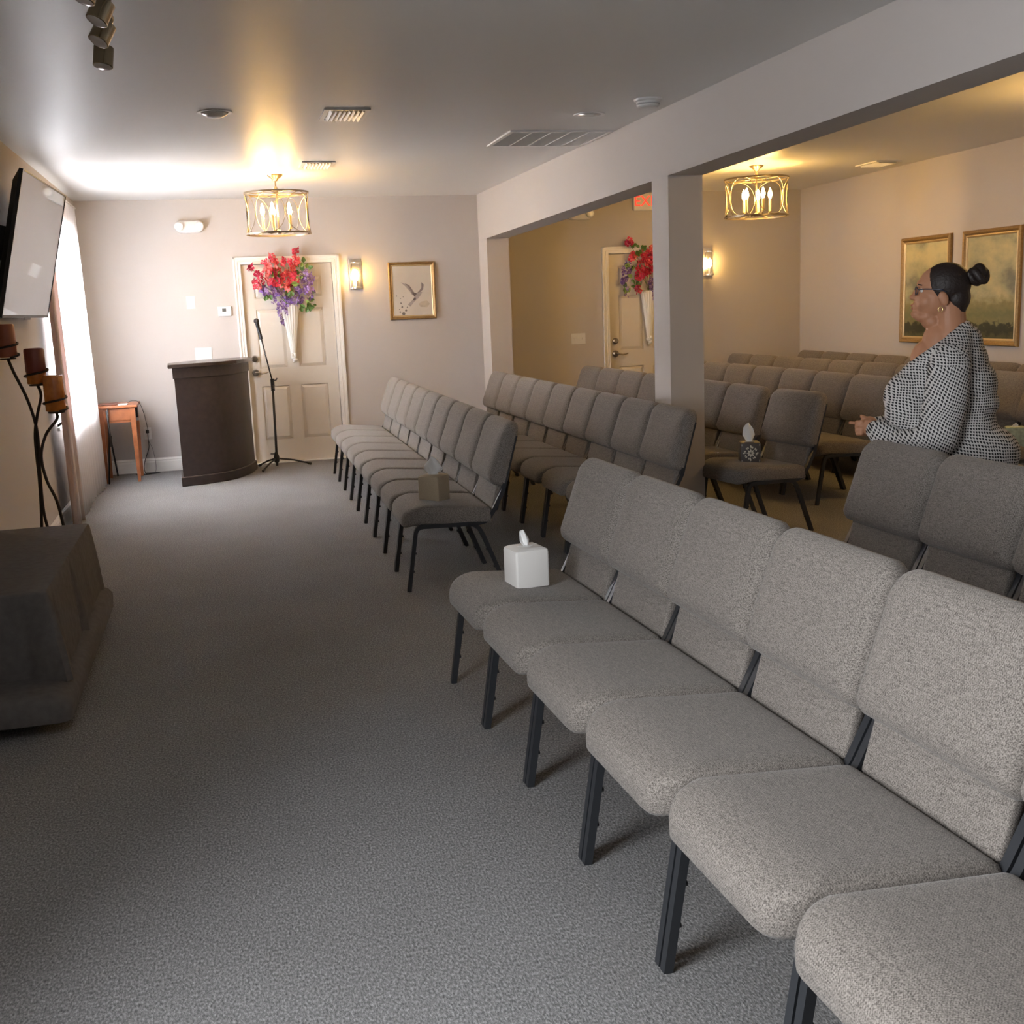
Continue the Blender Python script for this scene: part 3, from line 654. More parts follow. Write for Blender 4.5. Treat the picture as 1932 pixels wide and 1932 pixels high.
MB().tube(sm([(-0.01, 0, 0), (0.04, 0.0, 0.018), (0.085, 0.10, -0.01), (0.11, 0.25, -0.12), (0.125, 0.38, -0.30), (0.12, 0.43, -0.42), (0.15, 0.42, -0.50), (0.165, 0.43, -0.62), (0.155, 0.42, -0.742), (0.05, 0.25, -0.745)]), 0.0025, 6).build('cable', mat('grey_cable', (0.12, 0.12, 0.12), 0.5), tc_, smooth=True)

# ------------------------------------------------------------------ wall plates, thermostat, emergency lights, exit sign
def plate(name, label, cat, x, z, w_, h_, gang=0):
    t = thing(name, label, cat, (x, 0, z))
    MB().box(-w_/2, w_/2, -0.007, 0, -h_/2, h_/2).build('cover_plate', m_white, t, bevel=0.003)
    for k in range(gang):
        xx = (k-(gang-1)/2)*0.046
        MB().box(xx-0.005, xx+0.005, -0.018, -0.006, -0.004, 0.012).build('toggle', m_white, t)
    if gang == 0: MB().lathe([(0, -0.0085), (0.003, -0.0085), (0.003, -0.006)], 8, (0, 0, h_*0.36), 'y').build('screw', m_white, t)
    return t
plate('blank_plate', 'blank white wall plate above the lectern', 'wall plate', -0.511, 1.675, 0.082, 0.125)
plate('light_switch', 'white three-toggle light switch just above the lectern top', 'light switch', -0.432, 1.165, 0.165, 0.12, 3)
plate('light_switch', 'light switch plate on the wall beside the far door', 'light switch', 3.55, 1.13, 0.165, 0.118, 3)
th = thing('thermostat', 'small white thermostat with a dark display beside the door frame', 'thermostat', (-0.189, 0, 1.578))
MB().box(-0.066, 0.066, -0.024, 0, -0.05, 0.05).build('housing', m_white, th, bevel=0.006); MB().box(-0.024, 0.014, -0.0255, -0.023, -0.005, 0.026).build('display', mat('lcd', (0.13, 0.14, 0.13), 0.2), th)
def emergency(label, x, z):
    t = thing('emergency_light', label, 'emergency light', (x, 0, z))
    rings = [[Vector((a, y_, b_)) for a, b_ in rrect(-0.135+i, 0.135-i, -0.06+i, 0.06-i, max(0.055-i, .01), 5)] for y_, i in ((0, 0.0), (-0.045, 0.0), (-0.06, 0.008), (-0.065, 0.02))]
    MB().loft(rings).build('housing', m_white, t, smooth=True, sharp=.6)
    for s_ in (-1, 1):
        hd = MB().lathe([(0.0, -0.098), (0.034, -0.098), (0.043, -0.09), (0.045, -0.075), (0.036, -0.05), (0.03, -0.04)], 24, (s_*0.098, 0, 0.002), 'y').build('lamp_head', m_white, t, smooth=True, sharp=.6)
        MB().lathe([(0, -0.1005), (0.020, -0.1005), (0.033, -0.0985), (0.033, -0.097)], 20, (s_*0.098, 0, 0.002), 'y').build('lens', mat('frosted_lens', (0.88, 0.90, 0.90), 0.1), hd, smooth=True, sharp=.6)
    return t
emergency('white twin-head emergency light above the lectern', -0.458, 2.41)
emergency('white twin-head emergency light under the beam near the exit sign', 3.60, 2.455)
ex = thing('exit_sign', 'lit exit sign with red letters half hidden by the pillar', 'exit sign', (4.375, 0, 2.572))
rings = [[Vector((a, y_, b_)) for a, b_ in rrect(-0.163+i, 0.163-i, -0.092+i, 0.092-i, 0.015, 3)] for y_, i in ((0, 0), (-0.04, 0), (-0.046, 0.006))]
MB().loft(rings).build('housing', m_white, ex, smooth=True, sharp=.5)
fc = bpy.data.curves.new('exit_letters', 'FONT'); fc.body = 'EXIT'; fc.align_x = 'CENTER'; fc.align_y = 'CENTER'; fc.size = 0.155; fc.extrude = 0.002; fc.space_character = 1.02
tmp = bpy.data.objects.new('tmp_text', fc); COL.objects.link(tmp); bpy.context.view_layer.update()
me = bpy.data.meshes.new_from_object(tmp.evaluated_get(bpy.context.evaluated_depsgraph_get())); bpy.data.objects.remove(tmp)
me.materials.clear(); me.materials.append(mat('red_lit_letters', (0.8, 0.03, 0.02), 0.4, emit=((1.0, 0.03, 0.02), 0.7)))
lt = bpy.data.objects.new('exit_letters', me); COL.objects.link(lt); lt.parent = ex; lt.location = (0, -0.0475, 0); lt.rotation_euler = (PI/2, 0, 0); lt['label'] = 'glowing red EXIT lettering'
#@@PART4
# ------------------------------------------------------------------ sconces and chandeliers (lit lamps)
WARM = (1.0, 0.58, 0.17)
m_bulb = mat('lit_bulb', (1, 0.9, 0.7), 0.3, emit=(WARM, 150.0))
m_bulb2 = mat('lit_sconce_bulb', (1, 0.9, 0.7), 0.3, emit=(WARM, 70.0))
m_candle = mat('ivory_candle_sleeve', (0.80, 0.62, 0.32), 0.5)
def sconce(label, x, z):
    t = thing('wall_sconce', label, 'wall lamp', (x, 0, z))
    MB().box(-0.062, 0.062, -0.016, 0, -0.155, 0.155).build('backplate', m_chrome, t, bevel=0.004)
    MB().lathe([(0.0, -0.145), (0.045, -0.145), (0.045, -0.13), (0.018, -0.125), (0.016, -0.07)], 20, (0, -0.075, 0)).build('lamp_holder', m_chrome, t, smooth=True, sharp=.6)
    MB().box(-0.012, 0.012, -0.075, -0.015, -0.14, -0.125).build('arm', m_chrome, t)
    MB().tube([(0, -0.075, -0.13), (0, -0.075, 0.11)], 0.044, 28, cap=False).build('glass_cylinder', m_glass, t, smooth=True, sharp=.6)
    MB().lathe([(0, -0.068), (0.010, -0.06), (0.022, -0.028), (0.024, -0.006), (0.016, 0.022), (0.006, 0.04), (0, 0.042)], 16, (0, -0.075, 0)).build('bulb', m_bulb2, t, smooth=True)
    MB().lathe([(0.045, 0.11), (0.045, 0.12), (0.042, 0.12), (0.042, 0.11), (0.045, 0.11)], 28, (0, -0.075, 0)).build('rim', m_chrome, t, smooth=True, sharp=.6)
    return t
sconce('chrome wall sconce with lit glass cylinder between the door and dove picture', 1.152, 1.90)
sconce('chrome wall sconce with lit glass cylinder peeking past the pillar', 5.085, 1.905)

def chandelier(label, x, y, zc, ztop, hgt, rad, rz, sfx=''):
    t = thing('chandelier'+sfx, label, 'chandelier', (x, y, zc), rz)
    zt = ztop-zc; zb = zt-hgt
    MB().lathe([(0.0, -0.055), (0.018, -0.05), (0.026, -0.035), (0.06, -0.012), (0.066, 0.0)], 28).build('canopy', m_champ, t, smooth=True, sharp=.7)
    MB().tube([(0, 0, -0.045), (0, 0, zb+0.02)], 0.007, 10).lathe([(0, zt-0.01), (0.016, zt-0.01), (0.02, zt+0.02), (0.012, zt+0.055), (0, zt+0.06)], 16).build('stem', m_champ, t, smooth=True, sharp=.7)
    for zz, nm in ((zt, 'top_ring'), (zb, 'bottom_ring')):
        MB().lathe([(rad-0.003, zz-0.007), (rad+0.003, zz-0.007), (rad+0.003, zz+0.007), (rad-0.003, zz+0.007), (rad-0.003, zz-0.007)], 56).build(nm, m_champ, t, smooth=True, sharp=.6)
    for k in range(6):
        a0 = k*PI/3; pts = []
        for j in range(32):
            b_ = 2*PI*j/32; aa = a0+(PI/6)*math.sin(b_)*0.98; zz = (zt+zb)/2+hgt/2*0.97*math.cos(b_); rr = rad-0.016*math.sin(b_)**2-0.002
            pts.append((rr*math.cos(aa), rr*math.sin(aa), zz))
        MB().tube(pts, 0.0030, 6, closed=True).build('oval_hoop', m_champ, t, smooth=True)
    MB().tube([(0, 0, zb), (0, 0, zt)], rad-0.010, 56, cap=False).build('glass_drum', m_glass, t, smooth=True, sharp=.6)
    for k in range(4):
        a = k*PI/2; MB().tube([(0, 0, zt-0.003), (rad*math.cos(a), rad*math.sin(a), zt-0.003)], 0.0045, 6).build('spoke', m_champ, t, smooth=True)
    MB().lathe([(0.0, zb+0.0), (0.02, zb+0.002), (0.026, zb+0.02), (0.012, zb+0.035), (0, zb+0.04)], 20).build('hub', m_champ, t, smooth=True, sharp=.7)
    for k in range(5):
        a = 2*PI*k/5+0.35; ca, sa = math.cos(a), math.sin(a); R_ = 0.125
        MB().tube([(0.015*ca, 0.015*sa, zb+0.02), (0.06*ca, 0.06*sa, zb+0.008), (0.11*ca, 0.11*sa, zb+0.02), (R_*ca, R_*sa, zb+0.05)], 0.0055, 8).build('arm', m_champ, t, smooth=True)
        MB().lathe([(0.0, zb+0.045), (0.012, zb+0.045), (0.012, zb+0.155), (0, zb+0.155)], 12, (R_*ca, R_*sa, 0)).build('candle_sleeve', m_candle, t, smooth=True, sharp=.6)
        MB().lathe([(0, zb+0.155), (0.010, zb+0.158), (0.019, zb+0.185), (0.018, zb+0.205), (0.008, zb+0.24), (0, zb+0.255)], 14, (R_*ca, R_*sa, 0)).build('bulb'+sfx, m_bulb, t, smooth=True)
    return t
chandelier('drum chandelier of interlocking oval hoops hanging before the lectern door', 0.303, -1.85, 2.681, 2.532, 0.335, 0.27, 0.2)
chandelier('drum chandelier of oval hoops hanging in the side room beyond the pillar', 4.61, -2.14, 2.682, 2.565, 0.335, 0.29, 0.62)
chandelier('drum chandelier of oval hoops over the near end of the side room', 4.95, -6.05, 2.694, 2.577, 0.335, 0.29, 0.1, '_offscreen')

# ------------------------------------------------------------------ ceiling fittings
def vent(label, x, y, lx, ly, nsl, along_x=True, bars=0):
    z = cz(y); t = thing('ceiling_vent', label, 'air vent', (x, y, z))
    f_ = 0.028
    fr = MB(); fr.box(-lx/2, lx/2, -ly/2, -ly/2+f_, -0.010, 0.002).box(-lx/2, lx/2, ly/2-f_, ly/2, -0.010, 0.002).box(-lx/2, -lx/2+f_, -ly/2+f_, ly/2-f_, -0.010, 0.002).box(lx/2-f_, lx/2, -ly/2+f_, ly/2-f_, -0.010, 0.002)
    fr.build('frame', m_white, t)
    MB().box(-lx/2+f_, lx/2-f_, -ly/2+f_, ly/2-f_, -0.0015, 0.001).build('duct_plate', mat('galvanised_duct', (0.42, 0.42, 0.41), 0.5, metal=0.6), t)
    for k in range(nsl):
        if along_x:
            yy = -ly/2+f_+(k+0.5)*(ly-2*f_)/nsl; w_ = 0.55*(ly-2*f_)/nsl
            s_ = MB().hexa([(-lx/2+f_, yy-w_*.5, -0.003), (-lx/2+f_, yy-w_*.5, -0.0015), (-lx/2+f_, yy+w_*.5, -0.010), (-lx/2+f_, yy+w_*.5, -0.0085), (lx/2-f_, yy-w_*.5, -0.003), (lx/2-f_, yy-w_*.5, -0.0015), (lx/2-f_, yy+w_*.5, -0.010), (lx/2-f_, yy+w_*.5, -0.0085)])
        else:
            xx = -lx/2+f_+(k+0.5)*(lx-2*f_)/nsl; w_ = 0.5*(lx-2*f_)/nsl
            s_ = MB().hexa([(xx-w_*.5, -ly/2+f_, -0.003), (xx-w_*.5, -ly/2+f_, -0.0015), (xx-w_*.5, ly/2-f_, -0.003), (xx-w_*.5, ly/2-f_, -0.0015), (xx+w_*.5, -ly/2+f_, -0.022), (xx+w_*.5, -ly/2+f_, -0.020), (xx+w_*.5, ly/2-f_, -0.022), (xx+w_*.5, ly/2-f_, -0.020)])
        s_.build('louvre', m_white, t)
    for k in range(bars):
        xx = -lx/2+f_+(k+1)*(lx-2*f_)/(bars+1); MB().box(xx-0.004, xx+0.004, -ly/2+f_, ly/2-f_, -0.0115, -0.002).build('bar', m_white, t)
    return t
vent('white louvred ceiling vent midway between the recessed lights', 0.573, -4.76, 0.27, 0.38, 8, False)
vent('white louvred ceiling vent nearest the hanging chandelier', 0.60, -2.50, 0.26, 0.38, 8, False)
vent('large square return air grille beside the beam', 2.135, -3.80, 0.74, 0.70, 26, True, 4)
vent('white ceiling vent in the side room near the picture wall', 5.80, -2.24, 0.26, 0.36, 8, False)
def recessed(label, x, y, dome):
    t = thing('recessed_light', label, 'ceiling light', (x, y, cz(y)))
    MB().lathe([(0.075, -0.004), (0.10, -0.005), (0.103, 0.001), (0.075, 0.001), (0.075, -0.004)], 32).build('trim_ring', m_white, t, smooth=True, sharp=.6)
    if dome: MB().lathe([(0.080, -0.003), (0.068, -0.016), (0.04, -0.030), (0, -0.036)], 32).build('lens', mat('frosted_dome', (0.72, 0.71, 0.68), 0.25), t, smooth=True)
    else:
        MB().lathe([(0.076, -0.003), (0.066, 0.006), (0.05, 0.012), (0, 0.012)], 32).build('reflector', mat('aluminium_reflector', (0.55, 0.54, 0.53), 0.35, metal=0.8), t, smooth=True)
        MB().lathe([(0.0, -0.010), (0.022, -0.009), (0.035, -0.002), (0.035, 0.01)], 20).build('lamp', m_white, t, smooth=True)
    return t
recessed('round domed recessed light in the ceiling over the aisle', -0.182, -4.806, True)
recessed('round recessed light with dark well near the return grille', 2.125, -4.755, False)
sd = thing('smoke_detector', 'round white smoke detector on the ceiling beside the beam', 'smoke detector', (2.32, -5.27, cz(-5.27)))
MB().lathe([(0, -0.052), (0.055, -0.05), (0.066, -0.042), (0.070, -0.016), (0.082, -0.010), (0.085, 0.0)], 32).build('housing', m_white, sd, smooth=True, sharp=.5)
MB().lathe([(0.0665, -0.034), (0.0695, -0.034), (0.0705, -0.027), (0.0675, -0.027), (0.0665, -0.034)], 32).build('sensor_slot', mat('detector_mesh_grey', (0.45, 0.45, 0.45), 0.6), sd, smooth=True)
# spotlight bar
sl = thing('spot_track_light', 'brushed brass ceiling spotlight bar with swivelling heads', 'spotlight', (-0.535, -7.45, cz(-7.45)))
MB().lathe([(0.0, -0.028), (0.055, -0.028), (0.062, -0.020), (0.062, 0.0)], 32).build('canopy', m_brass, sl, smooth=True, sharp=.6)
bar = sm([(0.01, -0.55, -0.075), (-0.02, -0.35, -0.06), (0.015, -0.15, -0.055), (0.0, 0.0, -0.055), (-0.035, 0.15, -0.06), (-0.02, 0.32, -0.065), (-0.055, 0.48, -0.08), (-0.06, 0.60, -0.085)], 6)
MB().tube(bar, 0.008, 8).tube([(0, 0, -0.02), (0, 0, -0.058)], 0.010, 10).build('arm', m_brass, sl, smooth=True)
for (dx, dy, tilt, az) in ((-0.055, 0.01, 0.50, 0.5), (-0.052, 0.29, 0.55, 0.6), (-0.056, 0.55, 0.22, 0.9), (0.0, -0.30, 0.4, 0.3), (0.012, -0.53, 0.4, 0.4)):
    hd = bpy.data.objects.new('spot_head', None)
    b_ = min(bar, key=lambda p: abs(p.y-dy)); R_ = Matrix.Rotation(az, 3, 'Z') @ Matrix.Rotation(tilt, 3, 'Y')
    org = Vector((b_.x-0.012, dy, b_.z-0.018))
    q = MB(); q.lathe([(0.0, 0.012), (0.017, 0.012), (0.018, -0.012), (0.036, -0.016), (0.038, -0.018), (0.038, -0.092), (0.035, -0.094)], 24)
    q.v = [R_ @ p+org for p in q.v]; q.tube([Vector((b_.x, dy, b_.z)), org+R_ @ Vector((0, 0, 0.008))], 0.006, 8)
    h_o = q.build('spot_head', m_brass, sl, smooth=True, sharp=.5)
    q = MB(); q.lathe([(0.0, -0.100), (0.025, -0.099), (0.036, -0.093), (0.036, -0.080)], 20); q.v = [R_ @ p+org for p in q.v]
    q.build('lens', mat('spot_lens', (0.60, 0.57, 0.54), 0.2), h_o, smooth=True, sharp=.6)

# ------------------------------------------------------------------ pictures
def frame_parts(t, w_, h_, fw, dep, mo, mi_):
    # four mitred mouldings in local XZ, facing -Y
    def corner(i): return [Vector((-w_/2+i, 0, -h_/2+i)), Vector((w_/2-i, 0, -h_/2+i)), Vector((w_/2-i, 0, h_/2-i)), Vector((-w_/2+i, 0, h_/2-i))]
    prof = [(0.0, 0.0), (0.0, -dep*0.7), (fw*0.16, -dep), (fw*0.40, -dep*0.9), (fw*0.66, -dep*0.55), (fw*0.80, -dep*0.62), (fw*0.97, -dep*0.45), (fw, -dep*0.3), (fw, 0)]
    for s_ in range(4):
        q = MB(); va = []; vb = []
        for (i, y_) in prof:
            c = corner(i); va.append(c[s_]+Vector((0, y_, 0))); vb.append(c[(s_+1) % 4]+Vector((0, y_, 0)))
        k = len(prof)
        q.add(va+vb, [(j, j+1, j+1+k, j+k) for j in range(k-1)]+[(k-1, 0, k, 2*k-1)])
        q.mi = [0, 0, 0, 0, 1, 1, 1, 1, 0]
        q.build('frame_moulding', [mo, mi_], t, smooth=False)
dp = thing('dove_picture', 'gold-framed watercolour of a grey dove in flight', 'picture', (1.735, -0.002, 1.712)); dp.rotation_euler = (0, 0.006, 0)
frame_parts(dp, 0.492, 0.588, 0.042, 0.03, m_gold, m_goldl)
dpp = MB().box(-0.215, 0.215, -0.009, -0.003, -0.262, 0.262).build('print_sheet', mat('cream_watercolour_paper', (0.66, 0.61, 0.54), 0.5, var=0.05, vscale=5), dp)
def soft(nm, c): return mat(nm, c, 0.6, var=0.12, vscale=25)
pa, pb, pcx, pd = soft('dove_mid_grey', (0.26, 0.22, 0.22)), soft('dove_dark_grey', (0.15, 0.125, 0.13)), soft('dove_pale', (0.42, 0.37, 0.36)), soft('foliage_wash', (0.22, 0.20, 0.18))
def flat(pts, m, lift): return MB().add([(a, -0.0092-lift, b_) for a, b_ in pts]+[(a, -0.0088, b_) for a, b_ in pts], [tuple(range(len(pts)))]+[tuple(range(len(pts), 2*len(pts)))[::-1]]).build('brushwork', m, dpp)
flat([(-0.12, 0.09), (-0.08, 0.075), (-0.04, 0.06), (0.0, 0.01), (0.02, -0.035), (0.0, -0.05), (-0.03, 0.0), (-0.07, 0.045)], pcx, 0)
flat([(-0.075, 0.078), (-0.03, 0.058), (-0.015, 0.035), (0.02, -0.02), (0.045, -0.03), (0.02, -0.06), (-0.005, -0.03), (-0.025, 0.02)], pa, 0.0002)
flat([(0.0, -0.015), (0.022, -0.02), (0.048, -0.03), (0.022, -0.062), (0.004, -0.04)], pb, 0.0004)
flat([(0.10, 0.085), (0.125, 0.06), (0.115, 0.01), (0.08, -0.02), (0.045, -0.028), (0.075, 0.0), (0.098, 0.03)], pa, 0.0002)
flat([(0.048, -0.028), (0.09, -0.012), (0.105, -0.018), (0.085, -0.05), (0.055, -0.085), (0.02, -0.10), (0.01, -0.075)], pcx, 0.0003)
flat([(0.02, -0.07), (0.035, -0.075), (0.03, -0.105), (0.0, -0.095)], pb, 0.0005)
flat([(0.005, -0.09), (0.025, -0.105), (-0.03, -0.165), (-0.055, -0.14)], pcx, 0.0002)
rnd = random.Random(4)
for (cx_, cz_, r_) in ((-0.10, -0.235, 0.022), (-0.115, -0.165, 0.013), (-0.075, -0.20, 0.014), (-0.14, -0.215, 0.012), (-0.06, -0.17, 0.010), (-0.125, -0.125, 0.010), (-0.145, -0.19, 0.008), (-0.17, -0.05, 0.009), (-0.10, -0.06, 0.007), (-0.13, -0.075, 0.007)):
    flat([(cx_+r_*math.cos(2*PI*k/7)*rnd.uniform(.6, 1), cz_+r_*math.sin(2*PI*k/7)*rnd.uniform(.6, 1.1)) for k in range(7)], pd, 0.0003)
flat([(0.09, -0.115), (0.15, -0.105), (0.18, -0.14), (0.15, -0.175), (0.08, -0.17), (0.06, -0.14)], soft('warm_wash', (0.56, 0.49, 0.39)), 0.0001)
MB().box(-0.213, 0.213, -0.0125, -0.0115, -0.26, 0.26).build('glazing', m_glass, dp)

def painting(name, seed, tree):
    m = bpy.data.materials.new(name); m.use_nodes = True; n, l = nodes(m); b = n['Principled BSDF']; b.inputs['Roughness'].default_value = 0.45
    tc = n.new('ShaderNodeTexCoord'); sp_ = n.new('ShaderNodeSeparateXYZ'); l.new(tc.outputs['Object'], sp_.inputs[0])
    mp = n.new('ShaderNodeMapping'); mp.inputs['Location'].default_value = (seed, 0, seed*0.7); mp.inputs['Scale'].default_value = (1.7, 1, 2.6); l.new(tc.outputs['Object'], mp.inputs[0])
    t = n.new('ShaderNodeTexNoise'); t.inputs['Scale'].default_value = 1.5; t.inputs['Detail'].default_value = 5; t.inputs['Roughness'].default_value = 0.55; l.new(mp.outputs[0], t.inputs['Vector'])
    sk = n.new('ShaderNodeValToRGB'); e = sk.color_ramp.elements
    e[0].position = 0.36; e[0].color = (0.19, 0.20, 0.16, 1); e[1].position = 0.62; e[1].color = (0.56, 0.50, 0.28, 1); x = e.new(0.48); x.color = (0.40, 0.38, 0.24, 1)
    l.new(t.outputs['Fac'], sk.inputs[0])
    # land bands by height with a ragged skyline
    t2 = n.new('ShaderNodeTexNoise'); t2.inputs['Scale'].default_value = 9; t2.inputs['Detail'].default_value = 4; l.new(mp.outputs[0], t2.inputs['Vector'])
    a = n.new('ShaderNodeMath'); a.operation = 'MULTIPLY_ADD'; a.inputs[1].default_value = 0.16; l.new(t2.outputs['Fac'], a.inputs[0]); l.new(sp_.outputs['Z'], a.inputs[2])
    ld = n.new('ShaderNodeValToRGB'); ld.color_ramp.interpolation = 'LINEAR'; e = ld.color_ramp.elements
    mr = n.new('ShaderNodeMapRange'); mr.inputs[1].default_value = -0.38; mr.inputs[2].default_value = -0.02; l.new(a.outputs[0], mr.inputs[0]); l.new(mr.outputs[0], ld.inputs[0])
    e[0].position = 0.0; e[0].color = (0.10, 0.10, 0.045, 1); e[1].position = 1.0; e[1].color = (0.28, 0.25, 0.12, 1)
    for p, c in ((0.12, (0.085, 0.085, 0.04, 1)), (0.22, (0.028, 0.032, 0.020, 1)), (0.40, (0.035, 0.04, 0.022, 1)), (0.47, (0.22, 0.21, 0.10, 1)), (0.65, (0.17, 0.175, 0.085, 1))): q = e.new(p); q.color = c
    st_ = n.new('ShaderNodeMapRange'); st_.inputs[1].default_value = -0.06; st_.inputs[2].default_value = 0.02; l.new(a.outputs[0], st_.inputs[0])
    mx = n.new('ShaderNodeMix'); mx.data_type = 'RGBA'; l.new(st_.outputs[0], mx.inputs[0]); l.new(ld.outputs[0], mx.inputs[6]); l.new(sk.outputs[0], mx.inputs[7])
    l.new(mx.outputs[2], b.inputs['Base Color']); return m
for (ya, yb, lab, sd_) in ((-2.111, -2.894, 'gold-framed cloudy landscape painting with dark trees, nearer the end wall', 1.3), (-3.0718, -3.8464, 'gold-framed cloudy landscape painting with dark trees behind the woman\'s bun', 6.1)):
    yc = (ya+yb)/2; ang = math.atan2(-1, -0.0299)
    t = thing('landscape_picture', lab, 'picture', (xr(yc)-0.002, yc, 1.505)); t.rotation_euler = (0, 0, -PI/2-0.0299)
    frame_parts(t, abs(yb-ya), 0.983, 0.062, 0.035, m_gold, m_goldl)
    MB().box(-abs(yb-ya)/2+0.05, abs(yb-ya)/2-0.05, -0.010, -0.003, -0.445, 0.445).build('canvas', painting('landscape_paint_%d' % int(sd_), sd_, 0), t)

# ------------------------------------------------------------------ hanging flower arrangements
m_red = mat('coral_petals', (0.66, 0.045, 0.085), 0.6, var=0.25, vscale=40); m_red2 = mat('crimson_petals', (0.45, 0.015, 0.06), 0.6, var=0.2, vscale=40)
m_coral = mat('salmon_petals', (0.78, 0.15, 0.14), 0.6, var=0.2, vscale=40); m_pur = mat('violet_petals', (0.20, 0.11, 0.36), 0.6, var=0.3, vscale=40)
m_pur2 = mat('lilac_petals', (0.33, 0.21, 0.44), 0.6, var=0.25, vscale=40); m_leaf = mat('green_leaf', (0.09, 0.19, 0.045), 0.55, var=0.35, vscale=20); m_leaf2 = mat('lime_leaf', (0.22, 0.34, 0.08), 0.55)
m_vase = mat('white_plaster_vase', (0.80, 0.80, 0.77), 0.5)
def blossom_mesh(nm, r_, n_, m, cup=0.35):
    v = [(0, 0, -r_*0.25)]; f = []
    for k in range(n_):
        a = 2*PI*k/n_; w_ = PI/n_*1.05; k0 = len(v)
        for (rr, da, zz) in ((0.30, -w_*.6, -0.02), (0.80, -w_*.85, cup*.5), (1.0, 0, cup*.72), (0.80, w_*.85, cup*.5), (0.30, w_*.6, -0.02), (0.60, 0, cup*.2)):
            v.append((r_*rr*math.cos(a+da), r_*rr*math.sin(a+da), r_*zz))
        f += [(0, k0, k0+5, k0+4), (k0, k0+1, k0+5), (k0+1, k0+2, k0+5), (k0+2, k0+3, k0+5), (k0+3, k0+4, k0+5)]
    me = bpy.data.meshes.new(nm); me.from_pydata(v, [], f); me.update(); me.materials.append(m); return me
BL = [blossom_mesh('coral_blossom', 0.038, 4, m_red), blossom_mesh('crimson_blossom', 0.038, 4, m_red2), blossom_mesh('salmon_blossom', 0.037, 4, m_coral)]
FL = [blossom_mesh('violet_floret', 0.025, 4, m_pur, 0.5), blossom_mesh('lilac_floret', 0.025, 4, m_pur2, 0.5)]
def leaf_mesh(nm, m, L=0.05, W=0.018):
    v = [(0, 0, 0), (L*.35, W, 0.006), (L*.75, W*.7, 0.002), (L, 0, -0.006), (L*.75, -W*.7, 0.002), (L*.35, -W, 0.006), (L*.5, 0, -0.003)]
    me = bpy.data.meshes.new(nm); me.from_pydata(v, [], [(0, 1, 6), (1, 2, 6), (2, 3, 6), (3, 4, 6), (4, 5, 6), (5, 0, 6)]); me.update(); me.materials.append(m); return me
LF = [leaf_mesh('leaf', m_leaf), leaf_mesh('leaf', m_leaf2)]
def inst(nm, me, par, loc, rot, sc=1.0):
    o = bpy.data.objects.new(nm, me); COL.objects.link(o); o.parent = par; o.location = loc; o.rotation_euler = rot; o.scale = (sc, sc, sc); return o
def bouquet(label, x, seed, reds, purps, leaves, trails):
    rnd = random.Random(seed); t = thing('flower_arrangement', label, 'flowers', (x, 0.02, 1.06))
    # fluted cone vase hung on the door
    rings = []
    for z, r_ in ((0.04, 0.028), (0.12, 0.034), (0.30, 0.055), (0.50, 0.085), (0.54, 0.092), (0.56, 0.088)):
        rings.append([Vector(((r_*(1-0.07*(j % 2)))*math.cos(2*PI*j/36), -0.045-0.75*(r_*(1-0.07*(j % 2)))*math.sin(2*PI*j/36), z)) for j in range(36)])
    va = MB().loft(rings).build('cone_vase', m_vase, t, smooth=False)
    MB().ball((0, -0.045, 0.03), (0.034, 0.03, 0.03)).ball((0.012, -0.05, 0.0), (0.024, 0.022, 0.02)).ball((-0.014, -0.06, 0.045), (0.018, 0.016, 0.02)).ball((0.014, -0.065, 0.05), (0.016, 0.016, 0.02)).ball((0.0, -0.045, -0.022), (0.014, 0.014, 0.014)).build('scroll_finial', m_vase, va, smooth=True)
    stm = MB()
    for cl in reds:
        (cx_, cz_, sx, sz, n_, w_) = cl
        stm.tube(sm([(0, -0.05, 0.52), (cx_*0.4, -0.09, 0.52+(cz_-0.52)*0.55), (cx_, -0.085, cz_)], 5), 0.003, 5)
        for k in range(n_):
            a = rnd.uniform(0, 2*PI); r_ = math.sqrt(rnd.random()); yv = -0.10-0.065*(1-r_)*rnd.uniform(.3, 1.2)
            o = inst('red_blossom', BL[rnd.choices((0, 1, 2), w_)[0]], t, (cx_+sx*r_*math.cos(a), yv, cz_+sz*r_*math.sin(a)), (PI/2+rnd.uniform(-.7, .7), rnd.uniform(-.7, .7), rnd.uniform(0, 6)), rnd.uniform(.8, 1.15))
    for (cx_, cz_, sx, sz, n_, w_) in purps:
        for k in range(n_):
            a = rnd.uniform(0, 2*PI); r_ = math.sqrt(rnd.random())
            inst('purple_floret', FL[rnd.choices((0, 1), w_)[0]], t, (cx_+sx*r_*math.cos(a), -0.085-0.06*(1-r_)*rnd.uniform(.3, 1.3), cz_+sz*r_*math.sin(a)), (PI/2+rnd.uniform(-.8, .8), rnd.uniform(-.8, .8), rnd.uniform(0, 6)), rnd.uniform(.8, 1.2))
    for (xa, za, xb, zb, n_) in trails:
        for k in range(n_):
            s_ = k/(n_-1); w_ = 0.022*(1-s_)+0.006
            inst('purple_floret', FL[k % 2], t, (xa+(xb-xa)*s_+rnd.uniform(-w_, w_), -0.11+rnd.uniform(-.02, .02), za+(zb-za)*s_), (PI/2+rnd.uniform(-.8, .8), rnd.uniform(-.8, .8), rnd.uniform(0, 6)), rnd.uniform(.7, 1.0))
    for (cx_, cz_, sx, sz, n_) in leaves:
        for k in range(n_):
            inst('leaf', LF[0 if rnd.random() < .7 else 1], t, (cx_+rnd.uniform(-sx, sx), -0.09+rnd.uniform(-.05, .03), cz_+rnd.uniform(-sz, sz)), (PI/2+rnd.uniform(-.6, .6), rnd.uniform(0, 6), rnd.uniform(-.6, .6)), rnd.uniform(.8, 1.5))
    stm.build('stems', m_leaf, t)
    return t
